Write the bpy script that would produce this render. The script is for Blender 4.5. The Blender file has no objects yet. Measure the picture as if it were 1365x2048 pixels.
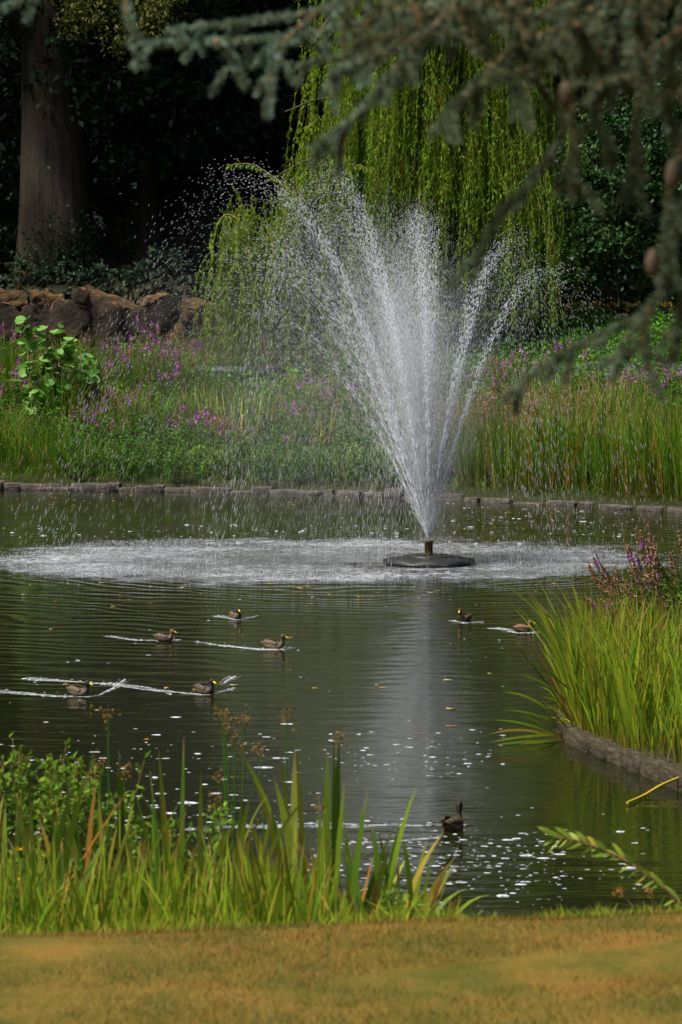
import bpy, math, numpy as np
from mathutils import Vector, Matrix
R = math.radians
rng = np.random.default_rng(7)
sc = bpy.context.scene
col = sc.collection

# ------------------------------------------------------------------ camera, world, sun, exposure
CAM_Z, F_PX, HORIZON = 4.6, 5690.0, 640.0
PITCH = math.atan((1024 - HORIZON) / F_PX)
cam_d = bpy.data.cameras.new('camera'); cam = bpy.data.objects.new('camera', cam_d); col.objects.link(cam)
cam_d.sensor_fit = 'VERTICAL'; cam_d.sensor_height = 36.0; cam_d.sensor_width = 24.0; cam_d.lens = 100.0
cam_d.clip_start = 0.1; cam_d.clip_end = 3000
cam.location = (0, 0, CAM_Z); cam.rotation_euler = (math.pi / 2 - PITCH, 0, 0)
cam_d.dof.use_dof = True; cam_d.dof.focus_distance = 53.5; cam_d.dof.aperture_fstop = 5.2
sc.camera = cam
SUN_EL, SUN_AZ = 58.0, 242.0         # azimuth clockwise from +Y
world = bpy.data.worlds.new('World'); sc.world = world; world.use_nodes = True
wn = world.node_tree; wn.nodes.clear()
sky = wn.nodes.new('ShaderNodeTexSky'); sky.sky_type = 'NISHITA'; sky.sun_disc = False
sky.sun_elevation = R(SUN_EL); sky.sun_rotation = R(SUN_AZ); sky.dust_density = 3.0; sky.air_density = 1.0; sky.ozone_density = 0.6
bg = wn.nodes.new('ShaderNodeBackground'); bg.inputs['Strength'].default_value = 0.066
wo = wn.nodes.new('ShaderNodeOutputWorld')
wn.links.new(sky.outputs[0], bg.inputs[0]); wn.links.new(bg.outputs[0], wo.inputs[0])
sun_d = bpy.data.lights.new('sun', 'SUN'); sun = bpy.data.objects.new('sun', sun_d); col.objects.link(sun)
sun_d.energy = 4.4; sun_d.angle = R(10); sun_d.color = (1.0, 0.95, 0.86)
sdir = Vector((math.sin(R(SUN_AZ)) * math.cos(R(SUN_EL)), math.cos(R(SUN_AZ)) * math.cos(R(SUN_EL)), math.sin(R(SUN_EL))))
sun.rotation_euler = sdir.to_track_quat('Z', 'Y').to_euler()
sc.view_settings.view_transform = 'Standard'; sc.view_settings.look = 'None'
sc.view_settings.gamma = 1.0; sc.view_settings.use_curve_mapping = False
sc.view_settings.exposure = 0.88
sc.render.engine = 'CYCLES'
cy = sc.cycles
cy.use_denoising = True; cy.max_bounces = 6; cy.diffuse_bounces = 3; cy.glossy_bounces = 3
cy.transmission_bounces = 3; cy.transparent_max_bounces = 8; cy.caustics_reflective = False; cy.caustics_refractive = False
cy.sample_clamp_indirect = 4.0

# ------------------------------------------------------------------ pixel helpers (photo pixels, 1365 x 2048)
cp, sp = math.cos(PITCH), math.sin(PITCH)
def ray(px, py):
    a, b = (px - 682.5) / F_PX, (1024 - py) / F_PX
    return Vector((a, cp + b * sp, -sp + b * cp))
def at_z(px, py, z=0.0):
    d = ray(px, py); t = (z - CAM_Z) / d.z
    return Vector((d.x * t, d.y * t, z))
def at_y(px, py, y):
    d = ray(px, py); t = y / d.y
    return Vector((d.x * t, y, CAM_Z + d.z * t))
def x_at(px, y): return (px - 682.5) / F_PX * y / cp * 1.0
def sstep(a, b, v):
    t = np.clip((np.asarray(v, float) - a) / (b - a), 0, 1); return t * t * (3 - 2 * t)

# ------------------------------------------------------------------ mesh and object helpers
class Geo:
    """collects quads / tris with two point attributes: v (random per piece) and t (along the piece)"""
    def __init__(s): s.V, s.Q, s.T, s.v, s.t, s.n = [], [], [], [], [], 0
    def add(s, V, Q=None, T=None, v=0.5, t=0.0):
        V = np.asarray(V, float).reshape(-1, 3); n = len(V)
        s.V.append(V)
        if Q is not None and len(Q): s.Q.append(np.asarray(Q, int).reshape(-1, 4) + s.n)
        if T is not None and len(T): s.T.append(np.asarray(T, int).reshape(-1, 3) + s.n)
        s.v.append(np.broadcast_to(np.asarray(v, float).ravel() if np.ndim(v) else v, (n,)))
        s.t.append(np.broadcast_to(np.asarray(t, float).ravel() if np.ndim(t) else t, (n,)))
        s.n += n
    def mesh(s, name, mat, smooth=False, uvs=False):
        me = bpy.data.meshes.new(name)
        if s.n:
            V = np.concatenate(s.V); Q = np.concatenate(s.Q) if s.Q else np.zeros((0, 4), int)
            T = np.concatenate(s.T) if s.T else np.zeros((0, 3), int)
            me.vertices.add(len(V)); me.vertices.foreach_set('co', V.ravel())
            me.loops.add(Q.size + T.size); me.loops.foreach_set('vertex_index', np.concatenate([Q.ravel(), T.ravel()]).astype(np.int32))
            me.polygons.add(len(Q) + len(T))
            ls = np.concatenate([np.arange(len(Q)) * 4, Q.size + np.arange(len(T)) * 3]).astype(np.int32)
            me.polygons.foreach_set('loop_start', ls)
            if smooth: me.polygons.foreach_set('use_smooth', np.ones(len(ls), bool))
            for nm, a in (('v', s.v), ('t', s.t)):
                at = me.attributes.new(nm, 'FLOAT', 'POINT'); at.data.foreach_set('value', np.concatenate(a).astype(np.float32))
            me.update(calc_edges=True); me.validate()
        me.materials.append(mat)
        return me
def link(name, me, parent=None, loc=None, rz=0.0):
    o = bpy.data.objects.new(name, me); col.objects.link(o)
    if parent is not None: o.parent = parent
    if loc is not None: o.location = loc
    if rz: o.rotation_euler = (0, 0, rz)
    return o
def tag(o, label=None, cat=None, group=None, kind=None):
    if label: o['label'] = label
    if cat: o['category'] = cat
    if group: o['group'] = group
    if kind: o['kind'] = kind
    return o
def thing(name, label, cat, loc=(0, 0, 0), rz=0.0, group=None):
    return tag(link(name, None, None, loc, rz), label, cat, group)
def copy_tree(o, parent=None):
    kids = list(o.children); c = o.copy(); col.objects.link(c); c.parent = parent
    for k in kids: copy_tree(k, c)
    return c
def norm(a): return a / np.maximum(np.linalg.norm(a, axis=-1, keepdims=True), 1e-9)
_O = ['first', 'second', 'third', 'fourth', 'fifth', 'sixth', 'seventh', 'eighth', 'ninth']
ORD = _O + ['tenth', 'eleventh', 'twelfth', 'thirteenth', 'fourteenth', 'fifteenth', 'sixteenth', 'seventeenth', 'eighteenth', 'nineteenth']
for _a, _b in (('twenty', 'twentieth'), ('thirty', 'thirtieth'), ('forty', 'fortieth'), ('fifty', 'fiftieth'), ('sixty', 'sixtieth'), ('seventy', 'seventieth'), ('eighty', 'eightieth')): ORD += [_b] + [_a + '-' + w for w in _O]

def blades(g, base, tip, width, bow=0.25, segs=5, face=None, v=None, droop=0.0):
    """strips from base to tip (N,3) that start upright and bend over; face = width direction"""
    base = np.atleast_2d(np.asarray(base, float)); tip = np.atleast_2d(np.asarray(tip, float)); N = len(base)
    width = np.broadcast_to(width, (N,)); bow = np.broadcast_to(bow, (N,)); droop = np.broadcast_to(droop, (N,))
    d = tip - base; L = np.linalg.norm(d, axis=1)
    horiz = d * np.array([1, 1, 0])
    ctrl = base + d * 0.5 - horiz * bow[:, None] * 1.0 + np.array([0, 0, 1]) * (bow * L * 0.35 + droop * L)[:, None]
    t = np.linspace(0, 1, segs + 1)
    P = ((1 - t) ** 2)[None, :, None] * base[:, None] + (2 * t * (1 - t))[None, :, None] * ctrl[:, None] + (t ** 2)[None, :, None] * tip[:, None]
    if face is None:
        a = rng.uniform(0, math.pi, N); face = np.stack([np.cos(a), np.sin(a) * 0.6, np.zeros(N)], 1)
    w = width[:, None] * 0.5 * (np.minimum(1, 0.65 + t * 1.5) * np.clip((1 - t) * 2.6, 0.02, 1) ** 0.7)[None, :]
    A = P - face[:, None] * w[..., None]; B = P + face[:, None] * w[..., None]
    V = np.stack([A, B], 2).reshape(N, -1, 3)
    k = np.arange(segs) * 2
    q = np.stack([k, k + 1, k + 3, k + 2], 1)
    Q = (np.arange(N) * 2 * (segs + 1))[:, None, None] + q[None]
    vv = rng.random(N) if v is None else np.broadcast_to(v, (N,))
    g.add(V, Q=Q, v=np.repeat(vv, 2 * (segs + 1)), t=np.tile(np.repeat(t, 2), N))
def leaves(g, c, axis, length, width, v=None, fold=0.25):
    """rhombus leaves (N) from point c along axis"""
    N = len(c)
    if N == 0: return
    axis = norm(axis); r = norm(rng.normal(size=(N, 3))); side = norm(np.cross(axis, r)); up = np.cross(side, axis)
    length = np.broadcast_to(length, (N,))[:, None]; width = np.broadcast_to(width, (N,))[:, None]
    m = c + axis * length * 0.45
    V = np.stack([c, m - side * width / 2 + up * width * fold, c + axis * length, m + side * width / 2 + up * width * fold], 1)
    vv = rng.random(N) if v is None else np.broadcast_to(v, (N,))
    g.add(V, Q=np.arange(N)[:, None] * 4 + np.array([0, 1, 2, 3]), v=np.repeat(vv, 4), t=np.tile([0, .5, 1, .5], N))
def tube(g, pts, rad, n=6, v=0.5, cap=True):
    P = np.asarray(pts, float); K = len(P); rad = np.broadcast_to(rad, (K,))
    T = norm(np.gradient(P, axis=0)); ref = np.array([0.3, 0.9, 0.1]) if abs(T[0][2]) > 0.7 else np.array([0, 0, 1.0])
    U = norm(np.cross(T, ref)); W = np.cross(T, U)
    a = np.linspace(0, 2 * math.pi, n, endpoint=False)
    V = P[:, None] + rad[:, None, None] * (np.cos(a)[None, :, None] * U[:, None] + np.sin(a)[None, :, None] * W[:, None])
    i = np.arange(K - 1)[:, None] * n; j = np.arange(n)[None]
    Q = np.stack([i + j, i + (j + 1) % n, i + n + (j + 1) % n, i + n + j], -1).reshape(-1, 4)
    g.add(V.reshape(-1, 3), Q=Q, v=v, t=np.repeat(np.linspace(0, 1, K), n))
    if cap:
        for k in (0, K - 1):
            g.add(np.vstack([V[k], P[k]]), T=np.stack([np.arange(n), (np.arange(n) + 1) % n, np.full(n, n)], 1), v=v, t=float(k > 0))
def bez(p, n=8):
    """Catmull-Rom through points"""
    p = [np.asarray(q, float) for q in p]; p = [2 * p[0] - p[1]] + p + [2 * p[-1] - p[-2]]
    out = []
    for i in range(1, len(p) - 2):
        for t in np.linspace(0, 1, n, endpoint=False):
            a, b, c, d = p[i - 1], p[i], p[i + 1], p[i + 2]
            out.append(0.5 * (2 * b + (c - a) * t + (2 * a - 5 * b + 4 * c - d) * t * t + (3 * b - a - 3 * c + d) * t ** 3))
    out.append(p[-2]); return np.array(out)
def blob(g, c, r, sub=2, amp=0.15, v=0.5, seed=0):
    import bmesh
    bm = bmesh.new(); bmesh.ops.create_icosphere(bm, subdivisions=sub, radius=1)
    V = np.array([q.co[:] for q in bm.verts]); T = np.array([[q.index for q in f.verts] for f in bm.faces]); bm.free()
    rr = np.random.default_rng(seed); k = rr.normal(size=(6, 3)) * 1.8; ph = rr.uniform(0, 6.28, 6)
    n = np.sin(V @ k.T + ph).mean(1) * 2.0 * amp
    g.add(np.asarray(c) + V * (1 + n)[:, None] * np.asarray(r), T=T, v=v)

# ------------------------------------------------------------------ materials
def new_mat(name):
    m = bpy.data.materials.new(name); m.use_nodes = True; nt = m.node_tree; nt.nodes.clear()
    out = nt.nodes.new('ShaderNodeOutputMaterial'); return m, nt, out
def N(nt, kind, **kw):
    n = nt.nodes.new(kind)
    for k, v in kw.items():
        if k in n.inputs: n.inputs[k].default_value = v
        else: setattr(n, k, v)
    return n
def ramp(nt, cols, inp=None):
    r = nt.nodes.new('ShaderNodeValToRGB'); e = r.color_ramp.elements
    while len(e) < len(cols): e.new(0.5)
    for i, c in enumerate(cols):
        p, cc = c if len(c) == 2 else (i / max(1, len(cols) - 1), c)
        e[i].position = p; e[i].color = (*cc, 1)
    if inp is not None: nt.links.new(inp, r.inputs[0])
    return r
def leaf_mat(name, cols, tip=None, tip_from=0.75, rough=0.55, trans=0.35, spec=0.12, objvar=0.25, base=None, mottle=0.0):
    m, nt, out = new_mat(name); L = nt.links.new
    av = N(nt, 'ShaderNodeAttribute', attribute_name='v'); oi = N(nt, 'ShaderNodeObjectInfo')
    ma = N(nt, 'ShaderNodeMath', operation='MULTIPLY_ADD'); L(oi.outputs['Random'], ma.inputs[0]); ma.inputs[1].default_value = objvar; ma.inputs[2].default_value = -objvar / 2
    ad = N(nt, 'ShaderNodeMath', operation='ADD', use_clamp=True); L(av.outputs['Fac'], ad.inputs[0]); L(ma.outputs[0], ad.inputs[1])
    c = ramp(nt, cols, ad.outputs[0]).outputs[0]
    at = N(nt, 'ShaderNodeAttribute', attribute_name='t')
    for cc, lo, hi in ((tip, tip_from, 1.0), (base, 0.3, 0.0)):
        if cc is None: continue
        mr = N(nt, 'ShaderNodeMapRange'); L(at.outputs['Fac'], mr.inputs[0]); mr.inputs[1].default_value = lo; mr.inputs[2].default_value = hi
        mx = N(nt, 'ShaderNodeMix', data_type='RGBA'); L(mr.outputs[0], mx.inputs[0]); L(c, mx.inputs[6]); mx.inputs[7].default_value = (*cc, 1); c = mx.outputs[2]
    if mottle:
        tc = N(nt, 'ShaderNodeTexCoord'); no = N(nt, 'ShaderNodeTexNoise', Scale=14.0, Detail=4.0, Roughness=0.7); L(tc.outputs['Object'], no.inputs['Vector'])
        mr = N(nt, 'ShaderNodeMapRange'); L(no.outputs[0], mr.inputs[0]); mr.inputs[1].default_value = 0.56; mr.inputs[2].default_value = 0.70; mr.inputs[4].default_value = mottle
        mx = N(nt, 'ShaderNodeMix', data_type='RGBA'); L(mr.outputs[0], mx.inputs[0]); L(c, mx.inputs[6]); mx.inputs[7].default_value = (0.17, 0.10, 0.02, 1); c = mx.outputs[2]
    p = N(nt, 'ShaderNodeBsdfPrincipled', Roughness=rough); p.inputs['Specular IOR Level'].default_value = spec; L(c, p.inputs['Base Color'])
    t = N(nt, 'ShaderNodeBsdfTranslucent'); L(c, t.inputs[0])
    mx = N(nt, 'ShaderNodeMixShader'); mx.inputs[0].default_value = trans; L(p.outputs[0], mx.inputs[1]); L(t.outputs[0], mx.inputs[2])
    L(mx.outputs[0], out.inputs[0]); return m
def rock_mat(name, cols, scale=3.0, bump=0.6, rough=0.9, stretch=(1, 1, 1), spec=0.2, dist=0.05):
    m, nt, out = new_mat(name); L = nt.links.new
    tc = N(nt, 'ShaderNodeTexCoord'); mp = N(nt, 'ShaderNodeMapping'); L(tc.outputs['Object'], mp.inputs[0]); mp.inputs['Scale'].default_value = stretch
    oi = N(nt, 'ShaderNodeObjectInfo'); cmb = N(nt, 'ShaderNodeVectorMath', operation='ADD'); L(mp.outputs[0], cmb.inputs[0])
    sc_ = N(nt, 'ShaderNodeMath', operation='MULTIPLY'); L(oi.outputs['Random'], sc_.inputs[0]); sc_.inputs[1].default_value = 50; L(sc_.outputs[0], cmb.inputs[1])
    n1 = N(nt, 'ShaderNodeTexNoise', Scale=scale, Detail=8.0, Roughness=0.65); L(cmb.outputs[0], n1.inputs['Vector'])
    n2 = N(nt, 'ShaderNodeTexNoise', Scale=scale * 6, Detail=6.0, Roughness=0.7); L(cmb.outputs[0], n2.inputs['Vector'])
    mx = N(nt, 'ShaderNodeMath', operation='MULTIPLY_ADD'); L(n2.outputs[0], mx.inputs[0]); mx.inputs[1].default_value = 0.5
    s2 = N(nt, 'ShaderNodeMath', operation='MULTIPLY_ADD'); L(n1.outputs[0], s2.inputs[0]); s2.inputs[1].default_value = 1.5; s2.inputs[2].default_value = -0.5; L(s2.outputs[0], mx.inputs[2])
    c = ramp(nt, cols, mx.outputs[0])
    p = N(nt, 'ShaderNodeBsdfPrincipled', Roughness=rough); p.inputs['Specular IOR Level'].default_value = spec; L(c.outputs[0], p.inputs['Base Color'])
    b = N(nt, 'ShaderNodeBump', Strength=bump, Distance=dist); L(mx.outputs[0], b.inputs['Height']); L(b.outputs[0], p.inputs['Normal'])
    L(p.outputs[0], out.inputs[0]); return m
M = {}
G1, G2, G3 = (0.045, 0.10, 0.012), (0.085, 0.17, 0.018), (0.15, 0.24, 0.03)
YG, STRAW, BROWN = (0.24, 0.25, 0.035), (0.33, 0.24, 0.07), (0.12, 0.055, 0.02)
M['willow'] = leaf_mat('willow_leaf', [(0.06, 0.13, 0.006), (0.12, 0.23, 0.009), (0.20, 0.30, 0.012)], trans=0.4)
M['willow_twig'] = leaf_mat('willow_twig', [(0.16, 0.14, 0.03), (0.24, 0.19, 0.04)], trans=0.0)
M['dark_leaf'] = leaf_mat('shade_darkened_leaf', [(0.008, 0.020, 0.010), (0.014, 0.032, 0.015), (0.022, 0.045, 0.02)], trans=0.15, spec=0.12)  # near-black albedo puts the woodland gloom into the leaf colour
M['olive_leaf'] = leaf_mat('olive_leaf', [(0.06, 0.08, 0.015), (0.11, 0.12, 0.025), (0.15, 0.15, 0.035)], trans=0.3)
M['laurel'] = leaf_mat('laurel_leaf', [(0.010, 0.035, 0.008), (0.02, 0.06, 0.012), (0.04, 0.09, 0.02)], trans=0.15, spec=0.25)
M['reed'] = leaf_mat('reed_blade', [(0.055, 0.13, 0.006), (0.12, 0.22, 0.009), (0.20, 0.29, 0.012), (0.26, 0.32, 0.022), (0.28, 0.22, 0.025)], tip=(0.22, 0.16, 0.04), tip_from=0.8, base=(0.16, 0.09, 0.025), mottle=0.6)
M['reed_far'] = leaf_mat('far_reed_blade', [(0.03, 0.10, 0.008), (0.06, 0.17, 0.012), (0.11, 0.24, 0.014), (0.21, 0.26, 0.022)], tip=(0.20, 0.15, 0.04), tip_from=0.8, base=(0.12, 0.11, 0.02))
M['iris'] = leaf_mat('iris_blade', [(0.05, 0.11, 0.008), (0.10, 0.18, 0.012), (0.17, 0.26, 0.016), (0.28, 0.32, 0.04), (0.32, 0.19, 0.02)], tip=(0.22, 0.19, 0.08), tip_from=0.85, base=(0.18, 0.11, 0.03), spec=0.25, rough=0.5, mottle=0.7)
M['dry'] = leaf_mat('dry_blade', [(0.28, 0.11, 0.02), (0.38, 0.20, 0.04), (0.16, 0.06, 0.015)], trans=0.3)
M['rush'] = leaf_mat('rush_head', [(0.11, 0.05, 0.012), (0.19, 0.10, 0.025), (0.24, 0.13, 0.03)], trans=0.1)
M['bush'] = leaf_mat('bush_leaf', [(0.02, 0.075, 0.008), (0.055, 0.165, 0.013), (0.12, 0.28, 0.022)], trans=0.35)
M['bright'] = leaf_mat('bright_leaf', [(0.07, 0.15, 0.012), (0.13, 0.25, 0.02), (0.22, 0.30, 0.03)], trans=0.4)
M['sapling'] = leaf_mat('sapling_leaf', [(0.06, 0.18, 0.03), (0.11, 0.28, 0.045), (0.17, 0.34, 0.06)], trans=0.35, spec=0.5)
M['stem'] = leaf_mat('plant_stem', [(0.09, 0.10, 0.02), (0.16, 0.11, 0.04), (0.2, 0.12, 0.06)], trans=0.0)
M['purple'] = leaf_mat('loosestrife_flower', [(0.26, 0.04, 0.30), (0.38, 0.09, 0.42), (0.42, 0.18, 0.40)], trans=0.25)
M['seed'] = leaf_mat('faded_spike', [(0.17, 0.09, 0.05), (0.28, 0.15, 0.10), (0.30, 0.19, 0.08)], trans=0.1)
M['yellow'] = leaf_mat('yellow_petal', [(0.5, 0.30, 0.01), (0.62, 0.42, 0.02)], trans=0.2)
M['cover'] = leaf_mat('ground_cover_leaf', [(0.035, 0.11, 0.010), (0.065, 0.18, 0.016), (0.10, 0.24, 0.02)], trans=0.3)
M['cedar'] = leaf_mat('cedar_needle', [(0.05, 0.055, 0.018), (0.095, 0.135, 0.075), (0.17, 0.27, 0.21)], trans=0.15, spec=0.2)
M['cedar_twig'] = leaf_mat('cedar_twig', [(0.10, 0.06, 0.025), (0.15, 0.085, 0.03)], trans=0.0)
M['cone'] = rock_mat('cedar_cone_scales', [(0.04, 0.03, 0.018), (0.10, 0.07, 0.045)], scale=40, bump=0.4, dist=0.004)
M['fallen'] = leaf_mat('floating_leaf', [(0.20, 0.10, 0.02), (0.34, 0.22, 0.04), (0.32, 0.27, 0.13)], trans=0.1, objvar=1.0)
M['bark'] = rock_mat('old_tree_bark', [(0.014, 0.011, 0.008), (0.06, 0.046, 0.034), (0.12, 0.09, 0.066)], scale=1.4, bump=1.0, stretch=(3, 3, 0.3), dist=0.3)
M['dbark'] = rock_mat('dark_tree_bark', [(0.012, 0.009, 0.006), (0.03, 0.022, 0.015)], scale=1.5, bump=1.0, stretch=(2, 2, 0.35), dist=0.1)
M['wbark'] = rock_mat('willow_bark', [(0.03, 0.025, 0.015), (0.09, 0.07, 0.04)], scale=2, bump=1.0, stretch=(2, 2, 0.4))
M['log'] = rock_mat('weathered_log', [(0.012, 0.008, 0.005), (0.07, 0.042, 0.02), (0.18, 0.105, 0.045), (0.34, 0.21, 0.095)], scale=1.7, bump=1.0, stretch=(2.2, 0.45, 2.2), dist=0.25)
M['logend'] = rock_mat('sawn_log_end', [(0.006, 0.005, 0.004), (0.035, 0.026, 0.018), (0.10, 0.072, 0.048)], scale=1.6, bump=1.0, dist=0.15)
M['stone'] = rock_mat('edging_stone', [(0.02, 0.018, 0.016), (0.06, 0.05, 0.042), (0.20, 0.17, 0.14)], scale=2.5, bump=1.0, dist=0.04)
M['stone2'] = rock_mat('near_edging_stone', [(0.012, 0.011, 0.006), (0.05, 0.04, 0.024), (0.16, 0.125, 0.075)], scale=3.5, bump=1.0, dist=0.04)
M['path'] = rock_mat('gravel_path', [(0.035, 0.04, 0.045), (0.075, 0.08, 0.09)], scale=1.0, bump=0.3)
M['float'] = rock_mat('fountain_float', [(0.006, 0.006, 0.006), (0.014, 0.013, 0.011), (0.045, 0.038, 0.018)], scale=5, bump=0.4, rough=0.4, spec=0.5, dist=0.01)
M['pipe'] = rock_mat('fountain_pipe', [(0.012, 0.010, 0.007), (0.045, 0.03, 0.015), (0.14, 0.09, 0.03)], scale=14, bump=0.7, rough=0.6, dist=0.01)
M['bill'] = leaf_mat('duck_bill', [(0.50, 0.30, 0.01), (0.62, 0.42, 0.03)], trans=0.0, objvar=0)
M['eye'] = leaf_mat('duck_eye', [(0.01, 0.01, 0.01), (0.01, 0.01, 0.01)], trans=0, spec=0.8, rough=0.1)

def ground_material():
    m, nt, out = new_mat('ground_soil_and_grass'); L = nt.links.new
    ge = N(nt, 'ShaderNodeNewGeometry'); sx = N(nt, 'ShaderNodeSeparateXYZ'); L(ge.outputs['Position'], sx.inputs[0])
    mp = N(nt, 'ShaderNodeMapping'); L(ge.outputs['Position'], mp.inputs[0]); mp.inputs['Scale'].default_value = (1, 0.5, 1)
    n1 = N(nt, 'ShaderNodeTexNoise', Scale=1.6, Detail=6.0, Roughness=0.65); L(mp.outputs[0], n1.inputs['Vector'])
    n2 = N(nt, 'ShaderNodeTexNoise', Scale=22.0, Detail=5.0, Roughness=0.7); L(ge.outputs['Position'], n2.inputs['Vector'])
    lawn = ramp(nt, [(0.30, (0.05, 0.06, 0.008)), (0.45, (0.11, 0.09, 0.014)), (0.58, (0.17, 0.11, 0.02)), (0.72, (0.21, 0.10, 0.024))], n1.outputs[0])
    soil = ramp(nt, [(0.3, (0.010, 0.011, 0.005)), (0.5, (0.022, 0.028, 0.008)), (0.7, (0.04, 0.032, 0.014))], n2.outputs[0])
    mr = N(nt, 'ShaderNodeMapRange'); L(sx.outputs['Y'], mr.inputs[0]); mr.inputs[1].default_value = 15.2; mr.inputs[2].default_value = 14.6
    mx = N(nt, 'ShaderNodeMix', data_type='RGBA'); L(mr.outputs[0], mx.inputs[0]); L(soil.outputs[0], mx.inputs[6]); L(lawn.outputs[0], mx.inputs[7])
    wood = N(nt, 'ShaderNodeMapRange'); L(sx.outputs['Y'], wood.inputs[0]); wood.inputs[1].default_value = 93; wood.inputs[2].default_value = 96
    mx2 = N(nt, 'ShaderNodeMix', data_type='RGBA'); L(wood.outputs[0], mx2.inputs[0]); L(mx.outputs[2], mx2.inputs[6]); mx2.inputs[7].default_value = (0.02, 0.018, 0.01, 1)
    p = N(nt, 'ShaderNodeBsdfPrincipled', Roughness=0.95); p.inputs['Specular IOR Level'].default_value = 0.1; L(mx2.outputs[2], p.inputs['Base Color'])
    b = N(nt, 'ShaderNodeBump', Strength=0.8, Distance=0.05); L(n2.outputs[0], b.inputs['Height']); L(b.outputs[0], p.inputs['Normal'])
    L(p.outputs[0], out.inputs[0]); return m
def grass_material():
    m, nt, out = new_mat('lawn_grass_blade'); L = nt.links.new
    ge = N(nt, 'ShaderNodeNewGeometry'); mp = N(nt, 'ShaderNodeMapping'); L(ge.outputs['Position'], mp.inputs[0]); mp.inputs['Scale'].default_value = (1, 0.6, 1)
    n1 = N(nt, 'ShaderNodeTexNoise', Scale=1.5, Detail=5.0, Roughness=0.6); L(mp.outputs[0], n1.inputs['Vector'])
    av = N(nt, 'ShaderNodeAttribute', attribute_name='v')
    ma = N(nt, 'ShaderNodeMath', operation='MULTIPLY_ADD'); L(av.outputs['Fac'], ma.inputs[0]); ma.inputs[1].default_value = 0.42; L(n1.outputs[0], ma.inputs[2])
    c = ramp(nt, [(0.50, (0.04, 0.065, 0.006)), (0.62, (0.09, 0.095, 0.010)), (0.74, (0.18, 0.12, 0.018)), (0.92, (0.25, 0.12, 0.024))], ma.outputs[0])
    p = N(nt, 'ShaderNodeBsdfPrincipled', Roughness=0.6); p.inputs['Specular IOR Level'].default_value = 0.2; L(c.outputs[0], p.inputs['Base Color'])
    t = N(nt, 'ShaderNodeBsdfTranslucent'); L(c.outputs[0], t.inputs[0]); mx = N(nt, 'ShaderNodeMixShader'); mx.inputs[0].default_value = 0.25
    L(p.outputs[0], mx.inputs[1]); L(t.outputs[0], mx.inputs[2]); L(mx.outputs[0], out.inputs[0]); return m

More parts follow.
